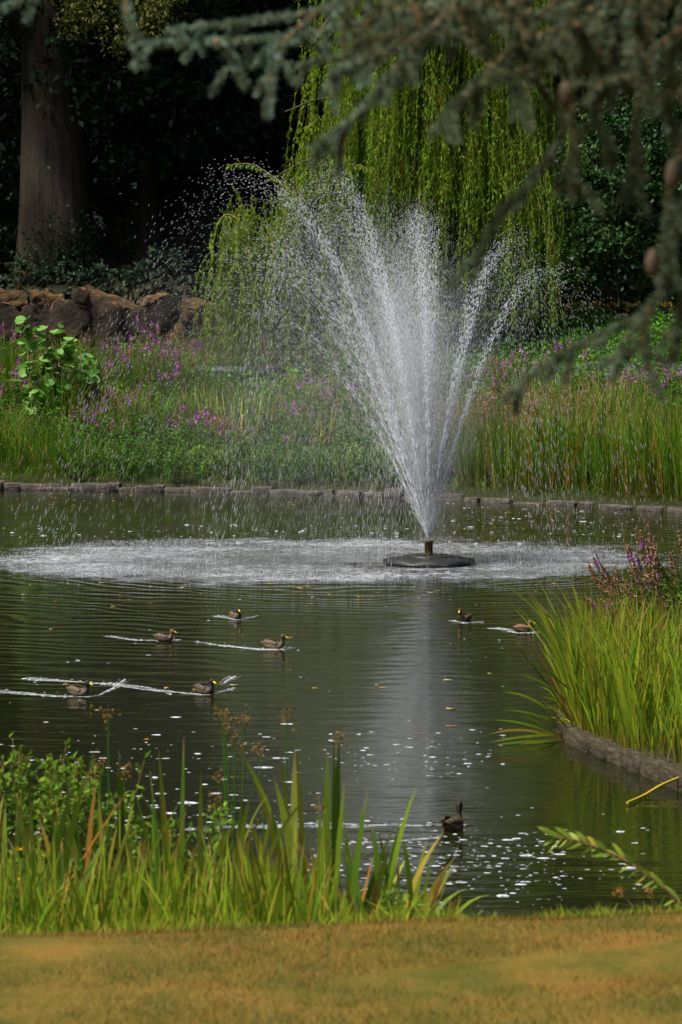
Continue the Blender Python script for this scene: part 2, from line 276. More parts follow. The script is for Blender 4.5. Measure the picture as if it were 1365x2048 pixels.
FOUNT = at_z(858, 1128)                     # centre of the floating fountain on the water
RING_C = np.array([FOUNT.x - 2.1, FOUNT.y + 1.2]); RING_R = np.array([6.3, 5.0])
def water_material():
    m, nt, out = new_mat('pond_water'); L = nt.links.new
    def math_(op, a, b=None, clamp=False):
        n = N(nt, 'ShaderNodeMath', operation=op, use_clamp=clamp)
        for i, q in enumerate((a, b)):
            if q is None: continue
            if isinstance(q, (int, float)): n.inputs[i].default_value = q
            else: L(q, n.inputs[i])
        return n.outputs[0]
    ge = N(nt, 'ShaderNodeNewGeometry'); pos = ge.outputs['Position']; sx = N(nt, 'ShaderNodeSeparateXYZ'); L(pos, sx.inputs[0])
    def noise(scale, stretch, detail=3.0, rough=0.55):
        mp = N(nt, 'ShaderNodeMapping'); L(pos, mp.inputs[0]); mp.inputs['Scale'].default_value = stretch
        n = N(nt, 'ShaderNodeTexNoise', Scale=scale, Detail=detail, Roughness=rough); L(mp.outputs[0], n.inputs['Vector']); return n.outputs[0]
    # splash ring mask
    u = math_('DIVIDE', math_('SUBTRACT', sx.outputs['X'], float(RING_C[0])), float(RING_R[0]))
    w = math_('DIVIDE', math_('SUBTRACT', sx.outputs['Y'], float(RING_C[1])), float(RING_R[1]))
    rr = math_('SQRT', math_('ADD', math_('MULTIPLY', u, u), math_('MULTIPLY', w, w)))
    rr_n = math_('ADD', rr, math_('MULTIPLY', math_('SUBTRACT', noise(0.7, (1, 1, 1), 5.0, 0.7), 0.5), 1.3))
    inside = N(nt, 'ShaderNodeMapRange', interpolation_type='SMOOTHSTEP'); L(rr_n, inside.inputs[0]); inside.inputs[1].default_value = 1.12; inside.inputs[2].default_value = 0.72
    # gentle long ripples, rings running out from the fountain, and choppy splash
    dx = math_('SUBTRACT', sx.outputs['X'], FOUNT.x - 1.0); dy = math_('SUBTRACT', sx.outputs['Y'], FOUNT.y)
    dist = math_('SQRT', math_('ADD', math_('MULTIPLY', dx, dx), math_('MULTIPLY', dy, dy)))
    wob = math_('MULTIPLY', noise(0.35, (1, 1, 1), 2.0), 2.5)
    ringw = math_('SINE', math_('MULTIPLY', math_('ADD', dist, wob), 2 * math.pi / 0.55))
    fall = N(nt, 'ShaderNodeMapRange'); L(dist, fall.inputs[0]); fall.inputs[1].default_value = 4; fall.inputs[2].default_value = 24; fall.inputs[3].default_value = 0.0042; fall.inputs[4].default_value = 0.0006
    h = math_('MULTIPLY', ringw, fall.outputs[0])
    h = math_('ADD', h, math_('MULTIPLY', noise(1.0, (0.8, 2.6, 1), 3.0), 0.014))
    h = math_('ADD', h, math_('MULTIPLY', noise(6.0, (0.7, 1.6, 1), 3.0), 0.0022))
    chop = math_('MULTIPLY', math_('MULTIPLY', noise(9.0, (1, 1, 1), 4.0, 0.7), 0.16), inside.outputs[0])
    h = math_('ADD', h, chop)
    b = N(nt, 'ShaderNodeBump', Strength=1.0, Distance=1.0); L(h, b.inputs['Height'])
    p = N(nt, 'ShaderNodeBsdfPrincipled', Roughness=0.04, IOR=1.33); L(b.outputs[0], p.inputs['Normal'])
    p.inputs['Base Color'].default_value = (0.008, 0.010, 0.003, 1)
    fo = N(nt, 'ShaderNodeBsdfPrincipled', Roughness=0.35); fo.inputs['Base Color'].default_value = (0.68, 0.72, 0.80, 1); L(b.outputs[0], fo.inputs['Normal'])  # pale diffuse paints the sky reflected off the chop, plus some froth
    fm = N(nt, 'ShaderNodeMapRange', interpolation_type='SMOOTHSTEP'); L(noise(5.0, (1, 0.7, 1), 5.0, 0.75), fm.inputs[0]); fm.inputs[1].default_value = 0.40; fm.inputs[2].default_value = 0.68
    pm = N(nt, 'ShaderNodeMapRange', interpolation_type='SMOOTHSTEP'); L(noise(0.55, (0.8, 1.2, 1), 4.0, 0.6), pm.inputs[0]); pm.inputs[1].default_value = 0.40; pm.inputs[2].default_value = 0.66; pm.inputs[3].default_value = 0.28; pm.inputs[4].default_value = 1.0
    rim = N(nt, 'ShaderNodeMapRange', interpolation_type='SMOOTHSTEP'); L(rr_n, rim.inputs[0]); rim.inputs[1].default_value = 0.45; rim.inputs[2].default_value = 0.9; rim.inputs[3].default_value = 0.55; rim.inputs[4].default_value = 1.0
    fac = math_('MULTIPLY', math_('MULTIPLY', math_('ADD', math_('MULTIPLY', fm.outputs[0], 0.85), 0.2), math_('MULTIPLY', pm.outputs[0], rim.outputs[0])), inside.outputs[0], True)
    mx = N(nt, 'ShaderNodeMixShader'); L(fac, mx.inputs[0]); L(p.outputs[0], mx.inputs[1]); L(fo.outputs[0], mx.inputs[2])
    L(mx.outputs[0], out.inputs[0]); return m
def glint_foam_material(name, white):
    m, nt, out = new_mat(name); L = nt.links.new
    p = N(nt, 'ShaderNodeBsdfPrincipled', Roughness=0.08, IOR=1.33); p.inputs['Base Color'].default_value = (0.03, 0.035, 0.025, 1)
    d = N(nt, 'ShaderNodeBsdfDiffuse'); d.inputs[0].default_value = (0.80, 0.83, 0.90, 1)  # white mixed in to paint sky glints on wakes and ripples, with some froth
    ge = N(nt, 'ShaderNodeNewGeometry'); n = N(nt, 'ShaderNodeTexNoise', Scale=18.0, Detail=3.0); L(ge.outputs['Position'], n.inputs['Vector'])
    mr = N(nt, 'ShaderNodeMapRange'); L(n.outputs[0], mr.inputs[0]); mr.inputs[1].default_value = 0.3; mr.inputs[2].default_value = 0.6; mr.inputs[3].default_value = white * 0.12; mr.inputs[4].default_value = white
    mx = N(nt, 'ShaderNodeMixShader'); L(mr.outputs[0], mx.inputs[0]); L(p.outputs[0], mx.inputs[1]); L(d.outputs[0], mx.inputs[2]); L(mx.outputs[0], out.inputs[0]); return m
def drop_material():
    m, nt, out = new_mat('water_droplet'); L = nt.links.new
    d = N(nt, 'ShaderNodeBsdfDiffuse'); d.inputs[0].default_value = (0.78, 0.81, 0.87, 1)
    t = N(nt, 'ShaderNodeBsdfTranslucent'); t.inputs[0].default_value = (0.78, 0.81, 0.87, 1)
    m1 = N(nt, 'ShaderNodeMixShader'); m1.inputs[0].default_value = 0.5; L(d.outputs[0], m1.inputs[1]); L(t.outputs[0], m1.inputs[2])
    g = N(nt, 'ShaderNodeBsdfTransparent'); av = N(nt, 'ShaderNodeAttribute', attribute_name='v')
    mx = N(nt, 'ShaderNodeMixShader'); L(av.outputs['Fac'], mx.inputs[0]); L(g.outputs[0], mx.inputs[1]); L(m1.outputs[0], mx.inputs[2]); L(mx.outputs[0], out.inputs[0]); return m
def duck_material():
    m, nt, out = new_mat('duck_plumage'); L = nt.links.new
    at = N(nt, 'ShaderNodeAttribute', attribute_name='plumage'); tc = N(nt, 'ShaderNodeTexCoord')
    mp = N(nt, 'ShaderNodeMapping'); L(tc.outputs['Object'], mp.inputs[0]); mp.inputs['Scale'].default_value = (1, 1.3, 1.3)
    vo = N(nt, 'ShaderNodeTexVoronoi', Scale=48.0); L(mp.outputs[0], vo.inputs['Vector'])
    no = N(nt, 'ShaderNodeTexNoise', Scale=30.0, Detail=3.0); L(tc.outputs['Object'], no.inputs['Vector'])
    r = ramp(nt, [(0.15, (0.35, 0.33, 0.3)), (0.5, (0.9, 0.88, 0.82)), (0.75, (1.7, 1.6, 1.45))], vo.outputs['Distance'])
    mu = N(nt, 'ShaderNodeMix', data_type='RGBA', blend_type='MULTIPLY'); mu.inputs[0].default_value = 1.0; L(at.outputs['Color'], mu.inputs[6]); L(r.outputs[0], mu.inputs[7])
    p = N(nt, 'ShaderNodeBsdfPrincipled', Roughness=0.65); p.inputs['Specular IOR Level'].default_value = 0.25; L(mu.outputs[2], p.inputs['Base Color'])
    b = N(nt, 'ShaderNodeBump', Strength=0.5, Distance=0.006); L(vo.outputs['Distance'], b.inputs['Height']); L(b.outputs[0], p.inputs['Normal'])
    L(p.outputs[0], out.inputs[0]); return m
M['ground'] = ground_material(); M['grass'] = grass_material(); M['water'] = water_material()
M['wake_glint'] = glint_foam_material('wake_glint_water', 0.4); M['glint'] = glint_foam_material('ripple_glint_water', 0.55); M['drop'] = drop_material(); M['duck'] = duck_material()

# ------------------------------------------------------------------ terrain
_fs = [(-900, 968), (0, 979), (300, 983), (600, 987), (900, 1000), (1150, 1012), (1365, 1026), (1750, 1052)]
_fp = [at_z(*q) for q in _fs]; FSX = np.array([-60.0] + [q.x for q in _fp] + [40.0]); FSY = np.array([_fp[0].y] + [q.y for q in _fp] + [_fp[-1].y - 8])
def y_far(x): return np.interp(x, FSX, FSY)
def y_near(x): return np.interp(x, [-30, -3, 0.5, 3, 8, 20], [19.0, 19.2, 19.5, 20.5, 22.5, 24])
def x_right(y): return np.interp(y, [15, 20, 24, 27.4, 29.3, 30.9, 32.3, 34.5, 37, 40, 46, 60, 85], [12, 9, 6, 3.36, 2.85, 2.5, 2.55, 2.85, 3.9, 6.5, 10, 15, 19])
def pond_d(x, y): return np.minimum.reduce([y_far(x) - y, y - y_near(x), np.asarray(x) + 26.0, x_right(y) - x])
def ground_z(x, y):
    x = np.asarray(x, float); y = np.asarray(y, float); d = pond_d(x, y); s = np.maximum(-d, 0)
    far = np.interp(y - y_far(x), [0, 0.35, 3, 8, 13.5, 16, 17.5, 20.5, 28, 60, 300, 700], [0.0, 0.27, 0.62, 1.6, 2.95, 3.05, 3.3, 4.5, 6.15, 8, 12, 18])
    far_r = np.interp(y - y_far(x), [0, 0.35, 3, 8, 13.5, 17.5, 20.5, 28, 60, 300, 700], [0.0, 0.27, 0.62, 1.6, 2.85, 3.6, 4.15, 4.55, 6, 12, 18]); far = far + (far_r - far) * sstep(0.5, 4.5, x)
    near_s = np.interp(y, [-60, -10, 0, 9, 13.0, 14.15, 14.6, 16, 18.5, 30], [4.5, 3.6, 3.0, 2.12, 1.68, 1.555, 1.47, 0.95, 0.35, -0.1]) + 0.038 * np.clip(x, -12, 12) * sstep(18, 14, y)
    side = np.interp(s, [0, 0.3, 3, 10, 40, 300], [0.02, 0.20, 0.35, 1.0, 3.0, 9.0])
    farm = sstep(-0.5, 0.5, y - y_far(x)); nearm = sstep(0.5, -0.5, y - y_near(x) - 0.6)
    land = side * (1 - farm) + far * farm
    land = land * (1 - nearm) + np.maximum(near_s, 0.03) * nearm
    return np.where(d > 0, -0.12 - 0.25 * np.minimum(d, 3), land)
xs = np.concatenate([np.linspace(-420, -30, 25)[:-1], np.linspace(-30, -6, 40)[:-1], np.linspace(-6, 8, 100)[:-1], np.linspace(8, 24, 30)[:-1], np.linspace(24, 420, 25)])
ys = np.concatenate([np.linspace(-60, 6, 20)[:-1], np.linspace(6, 24, 90)[:-1], np.linspace(24, 42, 70)[:-1], np.linspace(42, 66, 25)[:-1], np.linspace(66, 112, 140)[:-1], np.linspace(112, 700, 40)])
XX, YY = np.meshgrid(xs, ys); ZZ = ground_z(XX, YY)
ZZ = ZZ + 0.02 * np.sin(XX * 1.7 + np.sin(YY * 1.3) * 2) * np.sin(YY * 1.1 + 0.7 * XX) * (pond_d(XX, YY) < -0.5)
g = Geo(); nx, ny = len(xs), len(ys); I = (np.arange(ny - 1)[:, None] * nx + np.arange(nx - 1)[None]).ravel()
g.add(np.stack([XX, YY, ZZ], -1), Q=np.stack([I, I + 1, I + nx + 1, I + nx], 1))
tag(link('ground', g.mesh('ground', M['ground'], smooth=True)), kind='structure')
g = Geo(); wx = np.linspace(-30, 24, 28); wy = np.linspace(14.9, 86, 36); WX, WY = np.meshgrid(wx, wy); I = (np.arange(35)[:, None] * 28 + np.arange(27)[None]).ravel()
g.add(np.stack([WX, WY, WX * 0], -1), Q=np.stack([I, I + 1, I + 29, I + 28], 1))
tag(link('water', g.mesh('water', M['water'])), kind='structure')
g = Geo(); px_ = np.linspace(-30, 12, 60); a = np.stack([px_, y_far(px_) + 13.6], 1); b = np.stack([px_, y_far(px_) + 16.0], 1)
V = np.concatenate([np.column_stack([a, ground_z(a[:, 0], a[:, 1]) + 0.03]), np.column_stack([b, ground_z(b[:, 0], b[:, 1]) + 0.05])]); I = np.arange(59)
g.add(V, Q=np.stack([I, I + 1, I + 61, I + 60], 1)); tag(link('path', g.mesh('path', M['path'])), kind='structure')

# lawn grass
n = 80000; gx = rng.uniform(-2.4, 2.6, n); gy = rng.uniform(9.6, 14.75, n); gz = ground_z(gx, gy)
hh = rng.uniform(0.010, 0.036, n) * np.where(np.sin(gx * 9 + 3 * np.sin(gy * 7)) * np.sin(gy * 8 + gx * 3) > 0.35, 1.5, 0.9); ang = rng.uniform(0, 6.28, n); ln = hh * rng.uniform(0.2, 1.2, n)
base = np.stack([gx, gy, gz - 0.004], 1); tip = base + np.stack([np.cos(ang) * ln, np.sin(ang) * ln, hh], 1)
g = Geo(); blades(g, base, tip, 0.0050, segs=1)
tag(link('lawn_grass', g.mesh('lawn_grass', M['grass'])), 'short parched lawn grass, straw and green, along the bottom of the picture', 'grass', kind='stuff')
n = 5200; gx = rng.uniform(-2.6, 2.8, n); gy = 14.2 + rng.random(n) * 0.9; dn = np.sin(gx * 5.1) + np.sin(gx * 11.3 + 1) + np.sin(gx * 23 + 2) + rng.normal(size=n); k_ = dn > -0.3; gx, gy, dn = gx[k_], gy[k_], dn[k_]; n = len(gx)
hh = rng.uniform(0.02, 0.10, n) * (0.6 + 0.25 * np.clip(dn, 0, 3)) * np.where(gx < 0.6, 1.3, 0.8); base = np.stack([gx, gy, ground_z(gx, gy) - 0.01], 1)
g = Geo(); blades(g, base, base + np.stack([rng.normal(size=n) * 0.03, rng.normal(size=n) * 0.03, hh], 1), 0.006, segs=2, bow=0.2)
tag(link('lawn_edge_grass', g.mesh('lawn_edge_grass', M['reed'])), 'ragged longer grass along the top edge of the lawn', 'grass', kind='stuff')

# ------------------------------------------------------------------ stone edging
def stone_mesh(seed, mat):
    import bmesh
    r_ = np.random.default_rng(seed); bm = bmesh.new(); bmesh.ops.create_cube(bm, size=1.0)
    bmesh.ops.bevel(bm, geom=bm.edges[:], offset=0.14, segments=2, affect='EDGES', profile=0.6)
    V = np.array([v.co[:] for v in bm.verts]); me = bpy.data.meshes.new('stone')
    k = r_.normal(size=(5, 3)) * 4; ph = r_.uniform(0, 6.28, 5)
    for v in bm.verts:
        q = np.array(v.co[:]); d = np.sin(k @ q + ph).mean() * 0.16; v.co += Vector((d * np.sign(q[0]) * 0.5, d, d * 0.8))
    for f in bm.faces: f.smooth = True
    bm.to_mesh(me); bm.free(); me.materials.append(mat); return me
st_far = [stone_mesh(i, M['stone']) for i in range(7)]; st_near = [stone_mesh(20 + i, M['stone2']) for i in range(5)]
edge = thing('stone_edging', 'low line of rough grey stones along the far shore of the pond', 'stone edging', (0, 76, 0))
x = -11.0
while x < 11.5:
    w = rng.uniform(0.25, 1.0); h = rng.uniform(0.17, 0.27); d = rng.uniform(0.4, 0.6); xc = x + w / 2
    yc = float(y_far(xc)) + 0.12 + rng.normal() * 0.05; sl = float(y_far(xc + 0.3) - y_far(xc - 0.3)) / 0.6
    o = link('stone', st_far[rng.integers(7)], edge, (xc, yc - 76, h * 0.42 - 0.07 + rng.normal() * 0.035), math.atan(sl) + rng.normal() * 0.10)
    o.scale = (w * 1.07, d, h); x += w
ne = thing('stone_edging', 'mossy brown stone kerb curving round the reed bed at the right', 'stone edging', (2.8, 30, 0))
pts = bez([(2.62, 33.2, 0), (2.50, 31.9, 0), (2.48, 30.9, 0), (2.62, 30.1, 0), (2.95, 29.0, 0), (3.36, 27.6, 0), (4.3, 26.4, 0), (5.5, 25, 0)], 6)
seg = np.concatenate([[0], np.cumsum(np.linalg.norm(np.diff(pts, axis=0), axis=1))]); s_ = 0.0
while s_ < seg[-1] - 0.4:
    w = rng.uniform(0.28, 0.62); c0 = np.array([np.interp(s_ + w / 2, seg, pts[:, k]) for k in range(3)]); c1 = np.array([np.interp(s_ + w / 2 + 0.1, seg, pts[:, k]) for k in range(3)])
    o = link('stone', st_near[rng.integers(5)], ne, (c0[0] + 0.12 - 2.8, c0[1] - 30 + 0.05, 0.055 + rng.normal() * 0.02), math.atan2(c1[1] - c0[1], c1[0] - c0[0]) + rng.normal() * 0.05)
    o.scale = (w * 1.06, rng.uniform(0.24, 0.34), rng.uniform(0.17, 0.25)); s_ += w

# ------------------------------------------------------------------ logs in the stacked pile
def log_obj(c, r, length, axis, label, seed, taper=0.95):
    r_ = np.random.default_rng(seed); n = 22; K = 12
    a = np.linspace(0, 2 * math.pi, n, endpoint=False)
    prof = 1 + 0.10 * np.sin(2 * a + r_.uniform(0, 6)) + 0.05 * np.sin(3 * a + r_.uniform(0, 6)) + 0.03 * np.sin(7 * a + r_.uniform(0, 6))
    root = thing('log', label, 'log', c, 0, 'cut logs stacked behind the far bank')
    root.rotation_euler = Vector(axis).to_track_quat('Y', 'Z').to_euler()
    ks = np.linspace(0, 1, K); V = []
    for k in ks:
        rr = r * prof * (1 - (1 - taper) * k) * (1 + 0.06 * np.sin(5 * a + 7 * k + seed) + (0.05 + 0.10 * (seed >= 60)) * r_.normal(size=n) - 0.10 * (np.sin(4 * a + 3 * k + seed * 2) > 0.8))
        V.append(np.stack([np.cos(a) * rr, np.full(n, k * length) + 0.05 * r * r_.normal(size=n) * (k in (0, 1)), np.sin(a) * rr], 1))
    V = np.array(V); i = np.arange(K - 1)[:, None] * n; j = np.arange(n)[None]
    g = Geo(); g.add(V, Q=np.stack([i + j, i + n + j, i + n + (j + 1) % n, i + (j + 1) % n], -1).reshape(-1, 4)); link('bark', g.mesh('bark', M['log'], smooth=True), root)
    for k, sgn in ((0, -1), (K - 1, 1)):
        rings = [V[k]]; ctr = V[k].mean(0)
        for f, dp in ((0.93, 0.02), (0.55, 0.03), (0.2, 0.01)):
            q = ctr + (V[k] - ctr) * f; q[:, 1] = ctr[1] + sgn * (dp * r + 0.015 * r * r_.normal(size=n)); rings.append(q)
        W = np.vstack(rings + [ctr[None] + [0, sgn * 0.02 * r, 0]]); ii = np.arange(3)[:, None] * n
        g = Geo(); g.add(W, Q=np.stack([ii + j, ii + (j + 1) % n, ii + n + (j + 1) % n, ii + n + j], -1).reshape(-1, 4), T=np.stack([3 * n + j[0], 3 * n + (j[0] + 1) % n, np.full(n, 4 * n)], 1))
        link('cut_end', g.mesh('cut_end', M['logend']), root)
LOG_Y = 95.5
LOGS = [(12, 645, 40, 'round log end at the left edge of the photo, middle of the pile'), (82, 640, 40, 'dark log end just behind the round-leaved sapling'),
        (137, 637, 44, 'wide grey-brown log end left of the largest one'), (194, 640, 52, 'largest pale log end in the middle of the pile'),
        (160, 680, 30, 'small round log end low in the pile under the two wide ones'), (118, 690, 28, 'low log end beside the sapling top'),
        (158, 591, 17, 'smallest flat log end on top of the pile'), (247, 648, 34, 'dark log end right of the largest one'),
        (300, 640, 38, 'log end behind the purple spikes, upper row'), (333, 612, 24, 'pale stubby log end high up near the spray'),
        (398, 668, 62, 'big dark log end at the left fringe of the willow'), (487, 676, 56, 'big log end behind the willow fringe'),
        (60, 700, 36, 'low log end hidden by flowers near the left edge'), (225, 705, 36, 'low log end under the largest one'),
        (285, 705, 34, 'low log end behind pink-brown spikes'), (335, 700, 30, 'low log end under the pale stubby one'), (575, 690, 44, 'rightmost log end seen through willow strands')]
for i, (px, py, r, lb) in enumerate(LOGS):
    c = at_y(px, py, LOG_Y + rng.uniform(-0.15, 0.4)); rr = r * 0.93 * LOG_Y / F_PX
    log_obj(c, rr, rng.uniform(2.0, 2.8), (rng.normal() * 0.08, 1, rng.normal() * 0.02), lb, i)
for i, (a, b, r, lb) in enumerate([((165, 596), (292, 634), 27, 'long tan log lying along the top of the pile'), ((62, 603), (126, 606), 23, 'short tan log lying on top near the sapling'),
        ((-40, 602), (54, 602), 24, 'tan log lying on top at the left edge'), ((362, 624), (505, 652), 32, 'thick tan log lying on top by the willow strands'), ((278, 612), (330, 596), 13, 'thin broken tan log poking up on the pile'), ((20, 640), (60, 615), 9, 'thin grey forked root leaning on the pile')]):
    A, B = at_y(*a, LOG_Y + 0.5), at_y(*b, LOG_Y + 0.8); log_obj(A, r * LOG_Y / F_PX, (B - A).length, (B - A).normalized(), lb, 60 + i, taper=0.8)

# ------------------------------------------------------------------ trees in the background
def crown(g, c, rad, clumps, per, size, flat=0.6, shell=0.55):
    d = norm(rng.normal(size=(clumps, 3))); rr = shell + (1 - shell) * rng.random(clumps) ** 0.5
    cc = np.asarray(c) + d * rr[:, None] * np.asarray(rad)
    cr = rng.uniform(0.7, 1.3, clumps) * min(rad) * 0.26
    p = np.repeat(cc, per, 0) + rng.normal(size=(clumps * per, 3)) * np.repeat(cr, per)[:, None] * np.array([1, 1, flat]) * 0.6
    ax = norm(rng.normal(size=p.shape) + np.array([0, 0, -0.4])); s = rng.uniform(0.7, 1.3, len(p)) * size
    leaves(g, p, ax, s, s * 0.55, v=np.clip(np.repeat(rng.random(clumps), per) * 0.6 + rng.random(len(p)) * 0.4, 0, 1))
def trunk_geo(g, base, top, r0, r1, flare=1.0, K=14, n=18, seed=0, wob=0.1):
    r_ = np.random.default_rng(seed); t = np.linspace(0, 1, K) ** 1.6; a = np.linspace(0, 2 * math.pi, n, endpoint=False)
    base = np.asarray(base, float); top = np.asarray(top, float); V = []
    lob = 0.5 + 0.5 * np.sin(5 * a + r_.uniform(0, 6)); ph = r_.uniform(0, 6, 3); H = np.linalg.norm(top - base)
    for q in t:
        c = base + (top - base) * q + np.array([math.sin(q * 5 + ph[0]), math.cos(q * 4 + ph[1]), 0]) * wob * q
        fl = math.exp(-q * H / (r0 * 1.6)) * flare
        rr = (r0 + (r1 - r0) * q) * (1 + 0.04 * np.sin(3 * a + ph[2] + q * 3)) + r0 * fl * (0.28 + 0.4 * lob)
        V.append(c + np.stack([np.cos(a) * rr, np.sin(a) * rr, 0 * a], 1))
    i = np.arange(K - 1)[:, None] * n; j = np.arange(n)[None]
    g.add(np.array(V), Q=np.stack([i + j, i + (j + 1) % n, i + n + (j + 1) % n, i + n + j], -1).reshape(-1, 4))
def limb(g, p, r0, r1, n=6):
    q = bez(p, 5); tube(g, q, np.linspace(r0, r1, len(q)), n)

# the great pale trunk at the left
b = at_y(110, 560, 106); b.z = float(ground_z(b.x, 106)) - 0.2
big = thing('old_tree', 'huge pale-brown tree trunk standing in the dark behind the logs', 'tree', b)
g = Geo(); trunk_geo(g, (0, 0, 0), (-0.1, 0.3, 17), 1.27, 0.85, 0.6, seed=3)
for p in ([(0, 0, 8.5), (-2.5, -1, 10.5), (-5.5, -2, 11)], [(0, 0, 9.5), (2.2, -1.5, 11), (4.5, -3, 10.5)], [(0, 0, 11), (1, 2, 14), (2, 4, 17)], [(0, 0, 13), (-2, 1, 16), (-4, 2, 19)], [(0, 0, 14), (2, -1, 17), (4, -2, 20)]): limb(g, p, 0.35, 0.08)
link('trunk', g.mesh('trunk', M['bark'], smooth=True), big)
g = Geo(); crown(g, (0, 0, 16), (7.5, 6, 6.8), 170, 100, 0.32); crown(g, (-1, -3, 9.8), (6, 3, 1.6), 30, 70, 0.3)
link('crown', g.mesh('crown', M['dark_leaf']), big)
g = Geo(); m_ = 900; th = rng.normal(-1.2, 0.6, m_); z = np.abs(rng.normal(0, 1.1, m_)); rr = 1.33 + 0.5 * np.exp(-z / 1.9)
leaves(g, np.stack([np.cos(th) * rr, np.sin(th) * rr, z], 1), norm(rng.normal(size=(m_, 3)) + [0, -0.6, -0.5]), 0.14, 0.12); link('ivy', g.mesh('ivy', M['laurel']), big)
g = Geo()
for a_, b_ in (((300, -60), (150, 60)), ((330, -40), (235, 95)), ((250, -60), (280, 60)), ((200, -80), (140, 30)), ((350, -60), (300, 40))):
    A, B = at_y(*a_, 102) - b, at_y(*b_, 101) - b; cc = np.linspace(0, 1, 60)[:, None] * (np.array(B) - np.array(A)) + np.array(A)
    cc = np.repeat(cc, 14, 0) + rng.normal(size=(840, 3)) * [0.35, 0.35, 0.28]; leaves(g, cc, norm(rng.normal(size=cc.shape) + [0, 0, -0.6]), 0.2, 0.08)
link('low_branch', g.mesh('low_branch', M['olive_leaf']), big)
# other trunks and crowns
TREES = [(300, 108, 0.42, 'slim dark trunk right of the huge pale trunk, behind the spray', 8), (-160, 112, 0.5, 'dark broad-crowned tree left of the huge pale trunk', 8), (480, 114, 0.45, 'dark tree behind the left fringe of the willow', 7.5),
         (700, 112, 0.5, 'dark tree directly behind the willow', 8), (1010, 111, 0.45, 'dark tree behind the right side of the willow', 8), (1230, 109, 0.45, 'dark tree behind the leafy shrubs at the right', 7.5), (1480, 110, 0.5, 'dark tree at the right edge behind the cedar twigs', 8)]
for i, (px, y, r, lb, h0) in enumerate(TREES):
    x = x_at(px, y); z = float(ground_z(x, y)) - 0.15
    tr = thing('woodland_tree', lb, 'tree', (x, y, z), 0, 'dark trees behind the pond')
    g = Geo(); trunk_geo(g, (0, 0, 0), (rng.normal() * 0.4, 0, 16), r, r * 0.45, 0.5, seed=10 + i, n=12)
    for k in range(5):
        a = rng.uniform(0, 6.28); z0 = rng.uniform(5, 12); limb(g, [(0, 0, z0), (math.cos(a) * 2, math.sin(a) * 2, z0 + 1.5), (math.cos(a) * 4.5, math.sin(a) * 4.5, z0 + 2.2)], 0.16, 0.04, 5)
    link('trunk', g.mesh('trunk', M['dbark'], smooth=True), tr)
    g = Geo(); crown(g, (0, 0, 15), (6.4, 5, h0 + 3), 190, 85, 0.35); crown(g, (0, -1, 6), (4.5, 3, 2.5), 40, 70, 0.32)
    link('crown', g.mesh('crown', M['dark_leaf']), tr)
# dark understorey shrubs behind logs and hill
def shrub(px, y, h, w, lb, mat, size, name='woodland_shrub', group='dark shrubs under the trees', cl=60, per=60):
    x = x_at(px, y); s = thing(name, lb, 'shrub', (x, y, float(ground_z(x, y)) - 0.05), 0, group)
    g = Geo(); crown(g, (0, 0, h * 0.5), (w, w * 0.7, h * 0.55), cl, per, size, shell=0.5); link('foliage', g.mesh('foliage', M[mat]), s)
    g = Geo()
    for k in range(5): limb(g, [(rng.normal() * 0.1, 0, 0), (rng.normal() * 0.3, rng.normal() * 0.2, h * 0.4), (rng.normal() * 0.7 * w, rng.normal() * 0.3, h * 0.75)], 0.05, 0.015, 5)
    link('stem', g.mesh('stem', M['wbark']), s); return s
for px, y, h, w, lb in ((-60, 110.5, 4.5, 2.6, 'dark shrub at the left edge behind the log pile'), (235, 111, 5, 2.2, 'dark shrub between the huge trunk and slim trunk'), (420, 111, 6, 2.8, 'dark shrub behind the left end of the spray'),
                        (600, 109, 6, 2.8, 'dark shrub behind the willow, left'), (830, 108, 6, 2.8, 'dark shrub behind the willow, right')):
    shrub(px, y, h, w, lb, 'dark_leaf', 0.24)
for k, px in enumerate((-20, 50, 120, 190, 260, 330, 400, 470)):
    shrub(px, 98.6 + (k % 3) * 1.2, 1.5 + 0.3 * (k % 2), 0.9, 'low dark ivy mound behind the log pile, %s from the left' % ORD[k], 'dark_leaf', 0.16, 'ivy_mound', 'ivy mounds behind the log pile', 26, 50)
for px, y, h, w, lb in ((1120, 102, 6.5, 2.2, 'tall dark leafy shrub just right of the willow'), (1230, 101, 7.5, 2.3, 'tall dark leafy shrub behind the hanging cedar cones'), (1345, 101.5, 8.5, 2.4, 'tall dark leafy shrub at the right edge')):
    shrub(px, y, h, w, lb, 'laurel', 0.2, 'laurel_shrub', 'leafy evergreen shrubs at the right', 110, 70)
# woodland mass behind and at the sides
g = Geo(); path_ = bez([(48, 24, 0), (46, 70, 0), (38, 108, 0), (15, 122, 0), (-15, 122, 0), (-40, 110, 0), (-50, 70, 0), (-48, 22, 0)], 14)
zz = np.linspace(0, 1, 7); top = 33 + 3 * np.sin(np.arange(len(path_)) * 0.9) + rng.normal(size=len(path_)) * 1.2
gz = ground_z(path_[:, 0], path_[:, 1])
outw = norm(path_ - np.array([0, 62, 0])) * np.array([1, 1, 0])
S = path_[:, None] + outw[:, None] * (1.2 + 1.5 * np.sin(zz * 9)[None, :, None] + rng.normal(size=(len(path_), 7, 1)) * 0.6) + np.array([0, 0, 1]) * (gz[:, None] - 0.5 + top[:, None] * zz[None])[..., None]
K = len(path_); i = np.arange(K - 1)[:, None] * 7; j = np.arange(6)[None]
g.add(S.reshape(-1, 3), Q=np.stack([i + j, i + 7 + j, i + 8 + j, i + 1 + j], -1).reshape(-1, 4), v=0.1)  # solid sheet within the woodland, added to stop light coming through
m_ = 42000; k = rng.uniform(0, K - 1, m_); back = np.abs(np.interp(k, np.arange(K), path_[:, 0])) < 26
